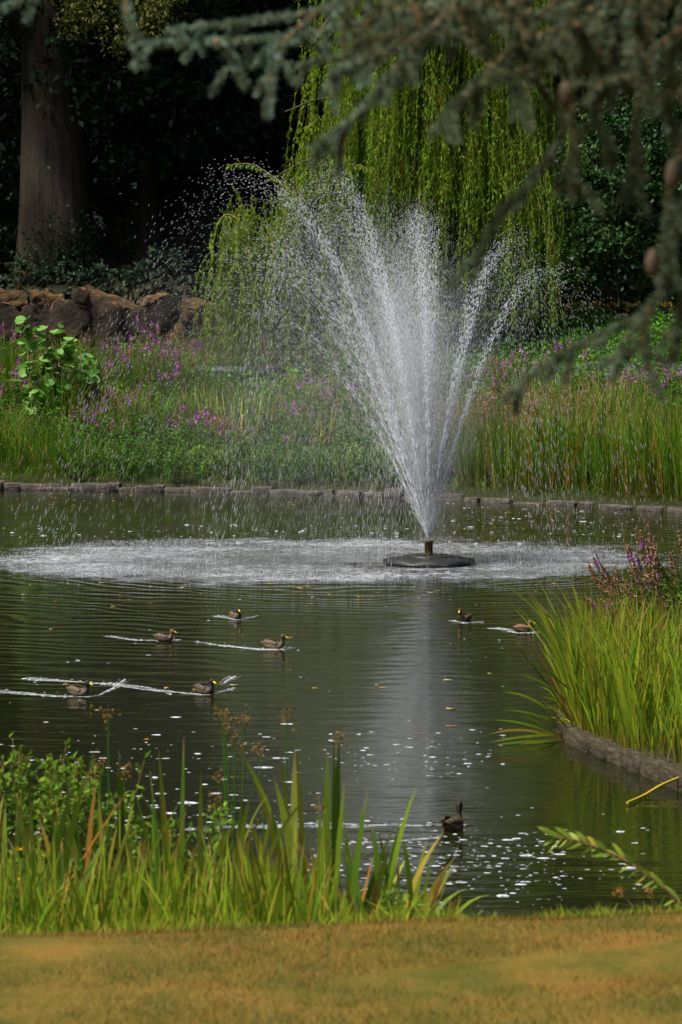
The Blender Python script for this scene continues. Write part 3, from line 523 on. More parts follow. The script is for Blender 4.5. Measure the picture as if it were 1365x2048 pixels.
c = np.stack([np.interp(k, np.arange(K), path_[:, q]) for q in range(2)] + [np.zeros(m_)], 1); hz = rng.random(m_) ** 0.8 * 1.04
c[:, 2] = ground_z(c[:, 0], c[:, 1]) + hz * np.interp(k, np.arange(K), top); c += rng.normal(size=(m_, 3)) * [1.0, 1.0, 0.5]
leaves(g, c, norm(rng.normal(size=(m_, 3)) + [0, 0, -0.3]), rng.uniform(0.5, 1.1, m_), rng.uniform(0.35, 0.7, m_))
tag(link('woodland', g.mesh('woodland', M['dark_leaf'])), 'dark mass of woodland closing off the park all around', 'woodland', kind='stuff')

# ------------------------------------------------------------------ weeping willow
WY = 90.0
wb = Vector((x_at(850, WY), WY, 0)); wb.z = float(ground_z(wb.x, WY)) - 0.15
wil = thing('weeping_willow', 'bright green weeping willow hanging behind the fountain jets', 'tree', wb)
g = Geo(); trunk_geo(g, (0, 0, 0), (-0.3, 0.2, 8), 0.45, 0.3, 0.5, seed=31, n=14, wob=0.25)
LIMBS = []
for k in range(13):
    a = k / 13 * 6.28 + rng.uniform(-0.2, 0.2); ro = rng.uniform(2.4, 4.6); zt = rng.uniform(10, 13.5)
    p = [(-0.2, 0.1, rng.uniform(4, 7.5)), (math.cos(a) * ro * 0.4, math.sin(a) * ro * 0.4, zt * 0.85), (math.cos(a) * ro * 0.8, math.sin(a) * ro * 0.8, zt), (math.cos(a) * ro * 1.1, math.sin(a) * ro * 1.1, zt - 1.2)]
    limb(g, p, 0.16, 0.03, 6)
limb(g, [(-0.2, 0, 3.5), (-1.5, -0.8, 5.6), (-3.2, -1.2, 6.4), (-5.0, -1.3, 5.6)], 0.10, 0.02)
limb(g, [(-0.2, 0, 4.5), (-1.5, -0.5, 7.2), (-3.0, -0.8, 8.2), (-4.4, -0.9, 7.8)], 0.10, 0.02)
link('trunk', g.mesh('trunk', M['wbark'], smooth=True), wil)
gl, gt = Geo(), Geo()
def frond(top, zbot, sway, dens=0.052, lw=(0.165, 0.034)):
    L = max(top[2] - zbot, 0.3); K = 9; t = np.linspace(0, 1, K)
    ph = rng.uniform(0, 6.28, 2); P = np.asarray(top) + np.stack([sway[0] * t ** 0.5 + 0.16 * np.sin(t * 6 + ph[0]) * t, sway[1] * t ** 0.5 + 0.07 * np.sin(t * 4 + ph[1]) * t, 0.25 * np.sin(t * 3.14) * min(1, np.hypot(*sway)) - L * t], 1)
    tube(gt, P[::2], np.linspace(0.007, 0.003, 5), 3, v=rng.random(), cap=False)
    n = int(L / dens); q = np.sort(rng.random(n)); c = np.stack([np.interp(q, t, P[:, k]) for k in range(3)], 1)
    a = rng.uniform(0, 6.28, n); ax = np.stack([np.cos(a) * 0.7, np.sin(a) * 0.7, np.full(n, -1.0)], 1) + rng.normal(size=(n, 3)) * 0.2
    leaves(gl, c, ax, rng.uniform(0.7, 1.3, n) * lw[0], lw[1], v=np.clip(rng.normal(frond.v, 0.2, n), 0, 1))
frond.v = 0.5
def cluster(px, py, y, n, bot, spread=0.62):
    c = at_y(px, py, y) - wb; frond.v = rng.uniform(0.05, 0.95); lean_ = rng.normal(size=2) * 0.45
    for k in range(n):
        zb = (at_y(px, bot + rng.normal() * 45, y) - wb).z
        frond((c.x + rng.normal() * spread, c.y + rng.normal() * spread, c.z + rng.normal() * 0.5), zb, lean_ + rng.normal(size=2) * 0.3)
for k in range(135):                              # main curtain
    px = rng.uniform(692, 1085); e = abs(px - 880) / 230
    top = rng.uniform(-260, 140) + 110 * e ** 2; cluster(px, top, WY + rng.uniform(-2.8, 2.8) * (1 - 0.5 * e), rng.integers(5, 18), rng.uniform(280, 600) if px < 960 else rng.uniform(380, 640), rng.uniform(0.2, 0.6))
for px, top, bot in ((985, 250, 560), (1010, 270, 600), (965, 200, 520), (1060, 300, 640), (1075, 300, 660), (870, 180, 430), (900, 160, 420), (840, 160, 440), (790, 170, 420), (1040, 200, 560), (800, 300, 620), (850, 280, 640), (880, 320, 660), (830, 330, 600), (905, 300, 640), (760, 330, 610), (720, 330, 640), (940, 330, 620)): cluster(px, top, WY - 2.4, 10, bot, 0.25)
for k in range(42):                               # left shoulder
    px = rng.uniform(565, 705); cluster(px, 395 - (px - 560) * 1.25 + rng.uniform(-15, 60), WY + rng.uniform(-1.8, 0.6), 7, rng.uniform(430, 700), 0.22)
for k in range(58):                               # low arching branch at the left
    px = rng.uniform(432, 690); cluster(px, 425 + ((px - 560) / 130) ** 2 * 35 + rng.uniform(-5, 50), WY + rng.uniform(-1.6, -0.4), 6, rng.uniform(560, 735), 0.18)
for k in range(30): cluster(rng.uniform(470, 780), rng.uniform(470, 560), WY + rng.uniform(-2.0, 0.5), 5, rng.uniform(640, 750), 0.15)
for px in (405, 440, 475, 505, 545): cluster(px + 20, 520, WY - 1.5, 4, 735, 0.08)
def twig(ps, y, dens=24, ln=0.2):
    P = bez([np.array(at_y(*p, y) - wb) for p in ps], 8); tube(gt, P, np.linspace(0.02, 0.006, len(P)), 4, v=0.9)
    n = dens * len(ps); q = rng.random(n) * (len(P) - 1); c = np.stack([np.interp(q, np.arange(len(P)), P[:, k]) for k in range(3)], 1)
    leaves(gl, c, rng.normal(size=(n, 3)) * 0.35 + [-0.3, 0, -0.9], ln, 0.03, v=rng.uniform(0.5, 1, n))
for ps in ([(600, 400), (545, 352), (500, 328), (455, 330)], [(640, 330), (610, 270), (640, 232)], [(1100, 370), (1120, 400), (1128, 450), (1118, 510)], [(1140, 250), (1138, 300), (1130, 340)], [(480, 440), (450, 430), (430, 470), (425, 560)],
           [(660, 200), (655, 140), (662, 80)], [(760, 360), (720, 330), (700, 350)], [(820, 420), (790, 380), (755, 365)]): twig(ps, WY - 2.6)
link('foliage', gl.mesh('foliage', M['willow']), wil); link('hanging_twigs', gt.mesh('hanging_twigs', M['willow_twig']), wil)

# ------------------------------------------------------------------ plant templates of the banks
def rand_bases(n, r): 
    a = rng.uniform(0, 6.28, n); q = np.sqrt(rng.random(n)) * r; return np.stack([np.cos(a) * q, np.sin(a) * q, np.zeros(n) - 0.03], 1)
def out_tips(b, h, lean, sd=0.15):
    d = norm(b * [1, 1, 0] + rng.normal(size=b.shape) * [0.15, 0.15, 0]); n = len(b)
    return b + d * (lean * h * rng.random(n))[:, None] + np.array([0, 0, 1]) * (h * rng.uniform(1 - sd, 1, n))[:, None] + rng.normal(size=b.shape) * [0.05, 0.05, 0]
def spikes(gs, gf, b, t, fl, bow=0.15, sr=0.008, fw=0.03):
    """stems b->t, upper part a flower / seed spike of small pieces"""
    for k in range(len(b)):
        d = t[k] - b[k]; q = np.linspace(0, 1, 6)[:, None]; ctrl = b[k] + d * [0.35, 0.35, 0.55]
        P = (1 - q) ** 2 * b[k] + 2 * q * (1 - q) * ctrl + q ** 2 * t[k]
        tube(gs, P, np.linspace(sr, sr * 0.5, 6), 3, v=rng.random(), cap=False)
        L = np.linalg.norm(d); f0 = 1 - fl[k] / L; m = max(10, int(fl[k] / 0.012)); s = rng.uniform(f0, 1, m)
        c = (1 - s[:, None]) ** 2 * b[k] + 2 * s[:, None] * (1 - s[:, None]) * ctrl + s[:, None] ** 2 * t[k]
        w = fw * (1.15 - 0.8 * (s - f0) / (1 - f0 + 1e-6)); ax = rng.normal(size=(m, 3)) + [0, 0, 0.3]
        leaves(gf, c, ax, w * 1.5, w, v=rng.random(m))
def stem_leaves(gl, b, t, per, size, lo=0.1, hi=0.8, wid=0.35):
    n = len(b); s = rng.uniform(lo, hi, (n, per)); c = b[:, None] + (t - b)[:, None] * s[..., None] * np.array([1, 1, 1]) 
    c = c.reshape(-1, 3); ax = rng.normal(size=c.shape) * [1, 1, 0.4] + [0, 0, 0.3]; z = rng.uniform(0.7, 1.3, len(c)) * size; leaves(gl, c, ax, z, z * wid)
def make_loosestrife(purple=True, h=1.7, n=22, r=0.4):
    o = thing('loosestrife_plant', 'x', 'plant'); gs, gl, gp, gd = Geo(), Geo(), Geo(), Geo()
    b = rand_bases(n, r); t = out_tips(b, h, 0.35, 0.35); m = n * 4 // 10 if purple else n // 5
    spikes(gs, gp, b[:m], t[:m], rng.uniform(0.12, 0.32, m), fw=0.05); spikes(gs, gd, b[m:], t[m:], rng.uniform(0.3, 0.6, n - m), fw=0.03)
    stem_leaves(gl, b, t, 34, 0.11, 0.05, 0.78, 0.25)
    link('stems', gs.mesh('stems', M['stem']), o); link('leaves', gl.mesh('leaves', M['bush']), o); link('flower_spikes', gp.mesh('flower_spikes', M['purple']), o); link('faded_spikes', gd.mesh('faded_spikes', M['seed']), o); return o
def make_bush(h=1.2, n=38, r=0.65, mat='bush', size=0.09, per=60, wid=0.35):
    o = thing('leafy_bush', 'x', 'plant'); gs, gl = Geo(), Geo(); b = rand_bases(n, r); t = out_tips(b, h, 0.55, 0.5)
    for k in range(n): tube(gs, np.linspace(b[k], t[k], 4), 0.008, 3, v=rng.random(), cap=False)
    stem_leaves(gl, b, t, per, size, 0.08, 1.0, wid); link('stems', gs.mesh('stems', M['stem']), o); link('leaves', gl.mesh('leaves', M[mat]), o); return o
def make_tuft(h=1.9, n=110, r=0.45, w=0.022, lean=0.5, dry=0.12, mat='reed_far', heads=0, name='reed_clump'):
    o = thing(name, 'x', 'reeds'); g, gd = Geo(), Geo(); b = rand_bases(n, r); t = out_tips(b, h, lean, 0.45); k = int(n * (1 - dry))
    bw = rng.uniform(0.1, 0.4, n); blades(g, b[:k], t[:k], w, bow=bw[:k]); blades(gd, b[k:], t[k:] * [1, 1, 0.8], w, bow=bw[k:])
    link('blades', g.mesh('blades', M[mat]), o); link('dry_blades', gd.mesh('dry_blades', M['dry']), o)
    if heads:
        gs, gh = Geo(), Geo(); b = rand_bases(heads, r); t = out_tips(b, h * 1.08, lean * 0.8, 0.3); spikes(gs, gh, b, t, rng.uniform(0.2, 0.4, heads), sr=0.005, fw=0.03)
        link('stalks', gs.mesh('stalks', M['stem']), o); link('seed_heads', gh.mesh('seed_heads', M['seed']), o)
    return o
def make_sapling():
    o = thing('round_leaved_sapling', 'young sapling with round bright leaves standing at the left on the far bank', 'sapling'); gs = Geo(); pts = []
    for k in range(5):
        x0 = rng.normal() * 0.35; P = bez([(x0 * 0.4, 0, 0), (x0 * 0.8, rng.normal() * 0.15, 1.2), (x0 + rng.normal() * 0.15, rng.normal() * 0.2, (2.9, 2.75, 2.2, 1.9, 2.3)[k])], 10); tube(gs, P, np.linspace(0.03, 0.008, len(P)), 5)
        q = rng.uniform(0.22, 1, 44) * (len(P) - 1); pts.append(np.stack([np.interp(q, np.arange(len(P)), P[:, i]) for i in range(3)], 1))
    link('stem', gs.mesh('stem', M['stem']), o); c = np.concatenate(pts); protos = []
    for k in range(4):
        g = Geo(); a = np.linspace(-math.pi, math.pi, 11)[:-1]; q = np.stack([0.5 + 0.5 * np.cos(a), 0.42 * np.sin(a), 0.08 * np.abs(np.sin(a)) - 0.05 * np.cos(a) ** 2 * (k % 2)], 1)
        g.add(np.vstack([q, [0.5, 0, 0]]), T=[[i, (i + 1) % 10, 10] for i in range(10)], v=rng.random()); protos.append(g.mesh('leaf', M['sapling']))
    c = c + rng.normal(size=c.shape) * [0.13, 0.13, 0.06]
    for p in c:
        l = link('leaf', protos[rng.integers(4)], o, p); s = rng.uniform(0.18, 0.36); l.scale = (s, s, s); l.rotation_euler = (rng.normal() * 0.7, rng.uniform(-0.6, 0.9), rng.uniform(0, 6.28))
    return o
def place(o, px, s, sc_=1.0, rz=None, y=None):
    yy = y; x = 0.0
    for _ in range(3):
        yy_ = float(y_far(x)) + s if y is None else y; x = x_at(px, yy_)
    o.location = (x, yy_, float(ground_z(x, yy_)) - 0.03); o.rotation_euler.z = rng.uniform(0, 6.28) if rz is None else rz; o.scale = (sc_, sc_, sc_ * rng.uniform(0.92, 1.08))
def spread(protos, spots, label, group, smin=0.85, smax=1.15):
    """one thing per spot (px, metres behind the shore); first uses are the prototypes themselves, labels count from the left"""
    spots = sorted(spots); used = set()
    for i, q in enumerate(spots):
        k = (i * 7 + 3) % len(protos); o = protos[k] if k not in used else copy_tree(protos[k])
        place(o, q[0], q[1], q[2] if len(q) > 2 else rng.uniform(smin, smax)); PENDING.append((o, k in used)); used.add(k)
        o['label'] = label % ORD[i]; o['group'] = group
    for k, p in enumerate(protos):
        if k not in used:
            for c in list(p.children): bpy.data.objects.remove(c)
            bpy.data.objects.remove(p)
PENDING = []
def jit(a, b, n): return [a + (b - a) * (i + 0.5) / n + rng.uniform(-0.4, 0.4) * (b - a) / n for i in range(n)]

bushes = [make_bush() for _ in range(3)] + [make_bush(1.0, 30, 0.6, 'bright', 0.10, 60, 0.4)]
spread(bushes, [(p, rng.uniform(0.65, 1.3), 0.85) for p in jit(150, 860, 16)] + [(p, rng.uniform(1.6, 2.8)) for p in jit(100, 900, 11)] + [(p, rng.uniform(3, 6)) for p in jit(-40, 960, 15)] + [(p, rng.uniform(7, 10)) for p in jit(-30, 1000, 10)] + [(p, rng.uniform(10.5, 12.6), 1.1) for p in jit(-30, 370, 8) + jit(660, 1050, 7)] + [(p, rng.uniform(4, 9)) for p in jit(1050, 1400, 5)],
       'green leafy bush on the far bank, %s bush counted from the left', 'leafy bushes on the far bank')
tufts = [make_tuft(1.9, 120, 0.45, 0.024, 0.45), make_tuft(1.6, 110, 0.4, 0.022, 0.6), make_tuft(2.1, 120, 0.5, 0.02, 0.35, heads=8)]
spread(tufts, [(95, 0.9, 0.95), (140, 1.0, 0.85), (185, 1.2, 0.85), (15, 1.2, 0.9), (55, 2.2, 1.0)] + [(p, rng.uniform(4, 8)) for p in jit(-20, 760, 10)] + [(p, rng.uniform(9, 12.8), 0.9) for p in jit(-20, 390, 13)],
       'tuft of narrow green reeds on the left far bank, %s from the left', 'reed tufts on the left far bank')
irisf = [make_tuft(1.7, 46, 0.35, 0.055, 0.5, 0.1, 'iris', name='iris_clump') for _ in range(2)]
spread(irisf, [(430, 5.0, 1.1), (480, 4.2, 1.15), (505, 6, 1.0), (395, 7, 1.0), (640, 4, 0.9), (770, 0.8, 0.55), (800, 0.7, 0.5), (690, 0.6, 0.45), (230, 6, 0.9)],
       'clump of broad pale sword leaves on the far bank, %s clump from the left', 'iris clumps on the far bank')
loose = [make_loosestrife(), make_loosestrife(True, 1.9, 26, 0.5), make_loosestrife(False, 1.7, 24, 0.45), make_loosestrife(True, 1.4, 18, 0.4)]
spread(loose, [(12, 9.5), (40, 8), (-15, 7), (105, 9.5), (160, 7.5), (205, 8), (225, 10), (270, 11), (290, 10.2, 1.15), (310, 11, 1.2), (330, 10.5, 1.1), (350, 9), (370, 10.5), (175, 4.5), (225, 4.8), (215, 3.0, 0.9), (265, 5.5),
               (20, 12.4, 1.05), (150, 12.5, 0.95), (245, 12.4, 1.05), (320, 12.8, 1.2), (355, 12.4, 1.1), (375, 3.0), (400, 3.6, 1.05), (425, 3.2), (455, 3.4, 0.9), (575, 4.5), (610, 5), (640, 6), (600, 2.5, 0.8), (500, 2.2, 0.7), (1000, 10), (1030, 11, 1.1), (1055, 11.5), (1020, 8), (1150, 12, 0.9), (1225, 8.5), (1250, 9), (1290, 8), (1240, 6.5, 0.9), (960, 9), (1340, 10), (740, 8), (700, 6)],
       'purple-spiked loosestrife on the far bank, %s of them from the left', 'loosestrife on the far bank')
reeds = [make_tuft(2.4, 130, 0.5, 0.022, 0.3, 0.10, heads=6), make_tuft(2.2, 130, 0.5, 0.02, 0.4, 0.2, heads=4), make_tuft(2.6, 120, 0.45, 0.024, 0.35, 0.15)]
spread(reeds, [(p, rng.uniform(0.65, 1.1)) for p in jit(950, 1400, 14)] + [(p, rng.uniform(2.2, 3.4)) for p in jit(960, 1410, 12)] + [(p, rng.uniform(4.2, 5.5)) for p in jit(1010, 1420, 9)],
       'tall dense reed clump on the right far bank, %s from the fountain side', 'tall reeds on the right far bank')
fine = [make_tuft(2.1, 70, 0.5, 0.012, 0.35, 0.3, heads=46, name='seeding_grass_clump') for _ in range(2)]
spread(fine, [(p, rng.uniform(1.6, 3.6)) for p in jit(950, 1180, 9)] + [(p, rng.uniform(1.2, 2.2)) for p in jit(820, 960, 5)], 'clump of fine reddish seeding grass right of the jets, %s from the left', 'seeding grass beside the jets')
sap = make_sapling(); place(sap, 112, 7.0, 1.22, 0.4)
for k in range(7):
    o = thing('yellow_flower_plant', 'yellow-flowered plant under the dark shrubs on the slope, %s from the left' % ORD[k], 'plant', (0, 0, 0), 0, 'yellow flowers at the top of the slope')
    gs, gf, gl = Geo(), Geo(), Geo(); b = rand_bases(16, 0.5); t = out_tips(b, 0.85, 0.4, 0.4); spikes(gs, gf, b, t, np.full(16, 0.06), fw=0.05); stem_leaves(gl, b, t, 22, 0.12, 0.05, 0.85)
    link('stems', gs.mesh('stems', M['stem']), o); link('leaves', gl.mesh('leaves', M['laurel']), o); link('flowers', gf.mesh('flowers', M['yellow']), o); place(o, (1105, 1140, 1172, 1205, 1290, 1325, 1360)[k], 26, 1.0)
# ground cover on the far bank and the slope
m_ = 46000; px = rng.uniform(-60, 1430, m_); s = rng.uniform(1.1, 25, m_); x0 = (px - 682) / F_PX * 80; yy = y_far(x0) + s; x0 = (px - 682) / F_PX * yy; yy = y_far(x0) + s
keep = (rng.random(m_) < np.where(px > 900, 1.0, np.where(s < 13, 0.6, 0.08))) & ~((s > 13.4) & (s < 16.2) & (px < 900)); x0, yy, s = x0[keep], yy[keep], s[keep]
hump = 0.10 + 0.35 * np.clip(np.sin(x0 * 1.9 + yy * 0.7) * np.sin(yy * 1.3 - x0), 0, 1); c = np.stack([x0, yy, ground_z(x0, yy) + rng.random(len(x0)) * (hump + 0.25 * (s > 9))], 1)
g = Geo(); leaves(g, c, norm(rng.normal(size=c.shape) * [1, 1, 0.5] + [0, -0.2, 0.4]), rng.uniform(0.08, 0.2, len(c)), rng.uniform(0.05, 0.12, len(c)))
tag(link('ground_cover', g.mesh('ground_cover', M['cover'])), 'low leafy ground cover over the far bank and green slope', 'ground cover', kind='stuff')
m_ = 3000; x0 = rng.uniform(-11, 11, m_); s = np.abs(rng.normal(0, 0.7, m_)) + 0.22; yy = y_far(x0) + s; b = np.stack([x0, yy, ground_z(x0, yy) - 0.02], 1); hh = rng.uniform(0.08, 0.4, m_)
g = Geo(); blades(g, b, b + np.stack([rng.normal(size=m_) * 0.12, rng.normal(size=m_) * 0.12 - 0.10, hh], 1), 0.016, segs=3)
tag(link('bank_grass', g.mesh('bank_grass', M['reed_far'])), 'short wild grass along the top of the far stone edging', 'grass', kind='stuff')

# ------------------------------------------------------------------ reed bed on the right bank
BL = []
def blade_obj(parent, base, tip, w, bow, mat, droop=0.0, face=None, name='leaf', v=None):
    g = Geo(); o0 = np.asarray(parent.location)
    blades(g, np.asarray(base) - o0, np.asarray(tip) - o0, w, bow=bow, segs=7, face=face, droop=droop, v=v)
    return link(name, g.mesh(name, M[mat]), parent)
def vface(): a = rng.normal(0, 0.6); return np.array([[math.cos(a), math.sin(a), 0]])
names = ['drooping reed clump hanging over the water at the bed corner', 'bright reed clump above the kerb corner, second from the water', 'reed clump in the middle of the right bed, nearest the kerb', 'reed clump at the right frame edge above the kerb',
         'reed clump at the back left of the right bed', 'reed clump at the back of the right bed by the loosestrife', 'reed clump at the back right of the bed']
for k, (cx, cy, n) in enumerate([(2.55, 31.2, 54), (2.85, 30.6, 50), (3.2, 29.6, 46), (3.75, 28.9, 40), (2.95, 32.6, 44), (3.4, 33.2, 40), (3.95, 31.6, 36)]):
    o = thing('reed_clump', names[k], 'reeds', (cx, cy, 0.05), 0, 'reed clumps of the right bank')
    for q in range(n):
        bx, by = cx + rng.normal() * 0.22, cy + rng.normal() * 0.4; bx = max(bx, float(x_right(by)) + 0.08); h = rng.uniform(0.8, 1.5)
        lean = rng.normal(-0.05, 0.22) - (0.28 * rng.random() if k in (0, 4) else 0); blade_obj(o, (bx, by, float(ground_z(bx, by)) - 0.03), (bx + lean * h, by + rng.normal() * 0.15, 0.2 + h), rng.uniform(0.016, 0.029), rng.uniform(0.1, 0.45), 'reed' if rng.random() > 0.06 else 'dry', face=vface())
    if k == 0:
        for (a, b, dr) in [((1120, 1470), (980, 1485), 0.05), ((1130, 1480), (985, 1440), 0.12), ((1120, 1440), (1005, 1385), 0.2), ((1130, 1420), (1020, 1275), 0.05), ((1110, 1475), (975, 1470), 0.16), ((1125, 1480), (990, 1500), 0.02), ((1120, 1450), (1010, 1420), 0.1), ((1135, 1490), (1000, 1495), 0.06), ((1130, 1490), (1040, 1505), 0.1), ((1125, 1470), (1050, 1480), 0.15), ((1120, 1460), (1060, 1400), 0.1), ((1115, 1470), (1035, 1430), 0.1), ((1140, 1495), (1075, 1490), 0.12), ((1140, 1380), (1045, 1320), 0.1), ((1130, 1400), (1040, 1350), 0.15)]:
            A, B = at_y(*a, 30.9), at_y(*b, 30.5); B.z = max(B.z, 0.02); blade_obj(o, A, B, 0.028, 0.0, 'reed', droop=dr, face=np.array([[0.15, 0.5, 0.85]]))
    if k in (0, 4):
        for q in range(26):
            by = rng.uniform(30.7, 33.6); bx = float(x_right(by)) + rng.uniform(0.0, 0.12); h = rng.uniform(0.25, 0.95)
            blade_obj(o, (bx, by, 0.1), (bx - rng.uniform(0.1, 0.42), by + rng.normal() * 0.15, 0.08 + h * rng.uniform(0.2, 1)), rng.uniform(0.018, 0.03), 0.1, 'reed' if rng.random() > 0.25 else 'dry', droop=rng.uniform(0.05, 0.3), face=vface())
    g = Geo(); m_ = 330; bx = cx + rng.normal(size=m_) * 0.35; by = cy + rng.normal(size=m_) * 0.5; bx = np.maximum(bx, x_right(by) + 0.1); h = rng.uniform(0.4, 1.35, m_)
    b = np.stack([bx - cx, by - cy, ground_z(bx, by) - 0.08], 1); t = b + np.stack([rng.normal(size=m_) * 0.2 * h, rng.normal(size=m_) * 0.15, h], 1); blades(g, b, t, 0.018, bow=0.2)
    tag(link('filler_blades', g.mesh('filler_blades', M['reed']), o), kind='stuff')
g = Geo(); m_ = 1200; bx = rng.uniform(2.6, 5.5, m_); by = rng.uniform(28.0, 35, m_); kk = bx > x_right(by) + 0.35; bx, by = bx[kk], by[kk]; h = rng.uniform(0.5, 1.3, len(bx))
b = np.stack([bx, by, ground_z(bx, by) - 0.03], 1); blades(g, b, b + np.stack([rng.normal(size=len(bx)) * 0.15, rng.normal(size=len(bx)) * 0.15, h], 1), 0.024, bow=0.2)
tag(link('reed_undergrowth', g.mesh('reed_undergrowth', M['reed'])), 'dense reed undergrowth filling the right bed behind the clumps', 'reeds', kind='stuff')
def arch_loosestrife(px, y, lb, n=16, flip=-1):
    x = x_at(px, y); z = float(ground_z(x, y)); o = thing('loosestrife_plant', lb, 'plant', (x, y, z), 0, 'loosestrife in the right bed'); gs, gp, gd, gl = Geo(), Geo(), Geo(), Geo()
    for k in range(n):
        tx = px - rng.uniform(0, 175); ty = 1050 + (px - tx) * 0.55 + rng.uniform(-15, 130); T = np.array(at_y(tx, ty, y - rng.uniform(0, 0.3))) - np.array(o.location); b0 = rng.normal(size=3) * [0.1, 0.1, 0]
        P = bez([b0, b0 + (T - b0) * [0.10, 0.2, 0.66], b0 + (T - b0) * [0.80, 0.8, 0.88] + [0.0, 0, -0.02], T + [-0.02, 0, 0.09]], 7); tube(gs, P, np.linspace(0.008, 0.004, len(P)), 3, v=rng.random())
        q = rng.uniform(0.55, 1, 110) * (len(P) - 1); c = np.stack([np.interp(q, np.arange(len(P)), P[:, i]) for i in range(3)], 1); leaves(gd, c, rng.normal(size=c.shape), 0.028, 0.02)
        if k % 3 == 0:
            q = rng.uniform(0.8, 0.93) * (len(P) - 1); c = np.array([np.interp(q, np.arange(len(P)), P[:, i]) for i in range(3)]) + rng.normal(size=(34, 3)) * [0.012, 0.012, 0.02]; leaves(gp, c, rng.normal(size=c.shape), 0.024, 0.02)
        q = rng.uniform(0.1, 0.6, 26) * (len(P) - 1); c = np.stack([np.interp(q, np.arange(len(P)), P[:, i]) for i in range(3)], 1); leaves(gl, c, rng.normal(size=c.shape) * [1, 1, 0.5], 0.09, 0.02)
    link('stems', gs.mesh('stems', M['stem']), o); link('faded_spikes', gd.mesh('faded_spikes', M['seed']), o); link('flowers', gp.mesh('flowers', M['purple']), o); link('leaves', gl.mesh('leaves', M['bush']), o)
arch_loosestrife(1330, 33.6, 'arching brown-stemmed loosestrife leaning left over the right reeds', 22)
arch_loosestrife(1390, 33.2, 'loosestrife with purple tips at the right frame edge above the reeds', 18)
arch_loosestrife(1345, 32.6, 'lower loosestrife with drooping brown spikes in the right reeds', 14)
# broken yellow reed at the kerb
g = Geo(); P = [np.array(at_z(*q)) + [0, 0, 0.03] for q in ((1255, 1612), (1290, 1596), (1330, 1585), (1390, 1572))]; P[3][2] = 0.14; P[2][2] = 0.09; tube(g, bez(P, 4), 0.014, 5, v=0.8); tube(g, bez([P[1], P[1] + [0.03, 0, -0.04], P[1] + [0.05, -0.02, -0.06]], 3), 0.009, 4, v=0.2)
M['yreed'] = leaf_mat('yellow_reed', [(0.35, 0.26, 0.02), (0.45, 0.34, 0.03)], trans=0.1); tag(link('broken_reed', g.mesh('broken_reed', M['yreed'], True)), 'broken yellow reed stalk lying on the water by the right kerb', 'reed')

# ------------------------------------------------------------------ reeds in front
def fg_thing(name, lb, cat, px, y=17.2, group=None):
    x = x_at(px, y); return thing(name, lb, cat, (x, y, float(ground_z(x, y))), 0, group)
TR = {0: [], 1: [], 2: [], 3: []}
TRACED = [(0, 70, 60, 1590, 0, .3), (0, 100, 175, 1545, 0, .2), (0, 60, 150, 1560, 0, .1), (0, 130, 120, 1690, 0, .1), (0, 245, 125, 1790, .35, 0), (0, 265, 165, 1785, .35, 0), (1, 330, 300, 1540, 0, .2), (1, 345, 318, 1500, 0, .1), (1, 360, 368, 1475, 0, .05), (1, 400, 402, 1540, 0, .05),
          (1, 250, 238, 1500, 0, 0), (1, 300, 245, 1640, 0, .1), (1, 350, 355, 1690, 0, .1), (1, 470, 345, 1740, .28, 0), (1, 420, 455, 1650, 0, .1), (1, 235, 240, 1590, 0, 0), (1, 200, 330, 1770, 0, .1), (2, 600, 480, 1500, .05, .3), (2, 590, 505, 1555, .12, .2), (2, 585, 590, 1495, 0, .05), (2, 610, 548, 1555, .18, .1),
          (2, 600, 560, 1500, 0, .1), (2, 620, 595, 1497, .1, -.1), (2, 570, 500, 1640, .15, .1), (2, 560, 490, 1680, .2, .1), (2, 590, 520, 1700, .2, .1), (2, 640, 640, 1600, 0, 0), (3, 665, 678, 1480, 0, .05), (3, 660, 690, 1560, 0, .1), (3, 672, 668, 1478, 0, 0), (3, 650, 655, 1500, 0, 0), (3, 700, 790, 1650, 0, .15),
          (3, 720, 780, 1690, 0, .1), (3, 690, 735, 1580, 0, .1), (3, 800, 850, 1690, 0, 0), (3, 820, 870, 1700, 0, .1), (3, 760, 835, 1570, .1, .2), (3, 845, 980, 1790, .35, 0), (3, 790, 760, 1780, .3, 0), (3, 850, 815, 1760, .2, 0), (3, 700, 640, 1790, .3, 0), (3, 715, 690, 1640, 0, 0), (3, 740, 800, 1640, 0, 0)]
cl = [fg_thing('iris_clump', 'sword-leaved clump at the lower left corner beside the lawn', 'reeds', 120, 17.0, 'foreground sword-leaved clumps'), fg_thing('iris_clump', 'dense upright clump in the foreground left of the arching pale blades', 'reeds', 340, 17.3, 'foreground sword-leaved clumps'),
      fg_thing('iris_clump', 'foreground clump of pale arching blades in the middle of the photo bottom', 'reeds', 570, 17.2, 'foreground sword-leaved clumps'), fg_thing('iris_clump', 'rightmost foreground clump with tall curled blade beside the open water', 'reeds', 720, 17.0, 'foreground sword-leaved clumps')]
for k, bx, tx, ty, dr, bw in TRACED:
    y = 17.1 + rng.normal() * 0.25; A = at_y(bx, 1890, y); A.z = float(ground_z(A.x, y)) - 0.03; B = at_y(tx, ty, y - 0.1)
    blade_obj(cl[k], A, B, rng.uniform(0.04, 0.058), bw, 'iris', droop=dr, face=vface(), v=rng.uniform(0.1, 0.75))
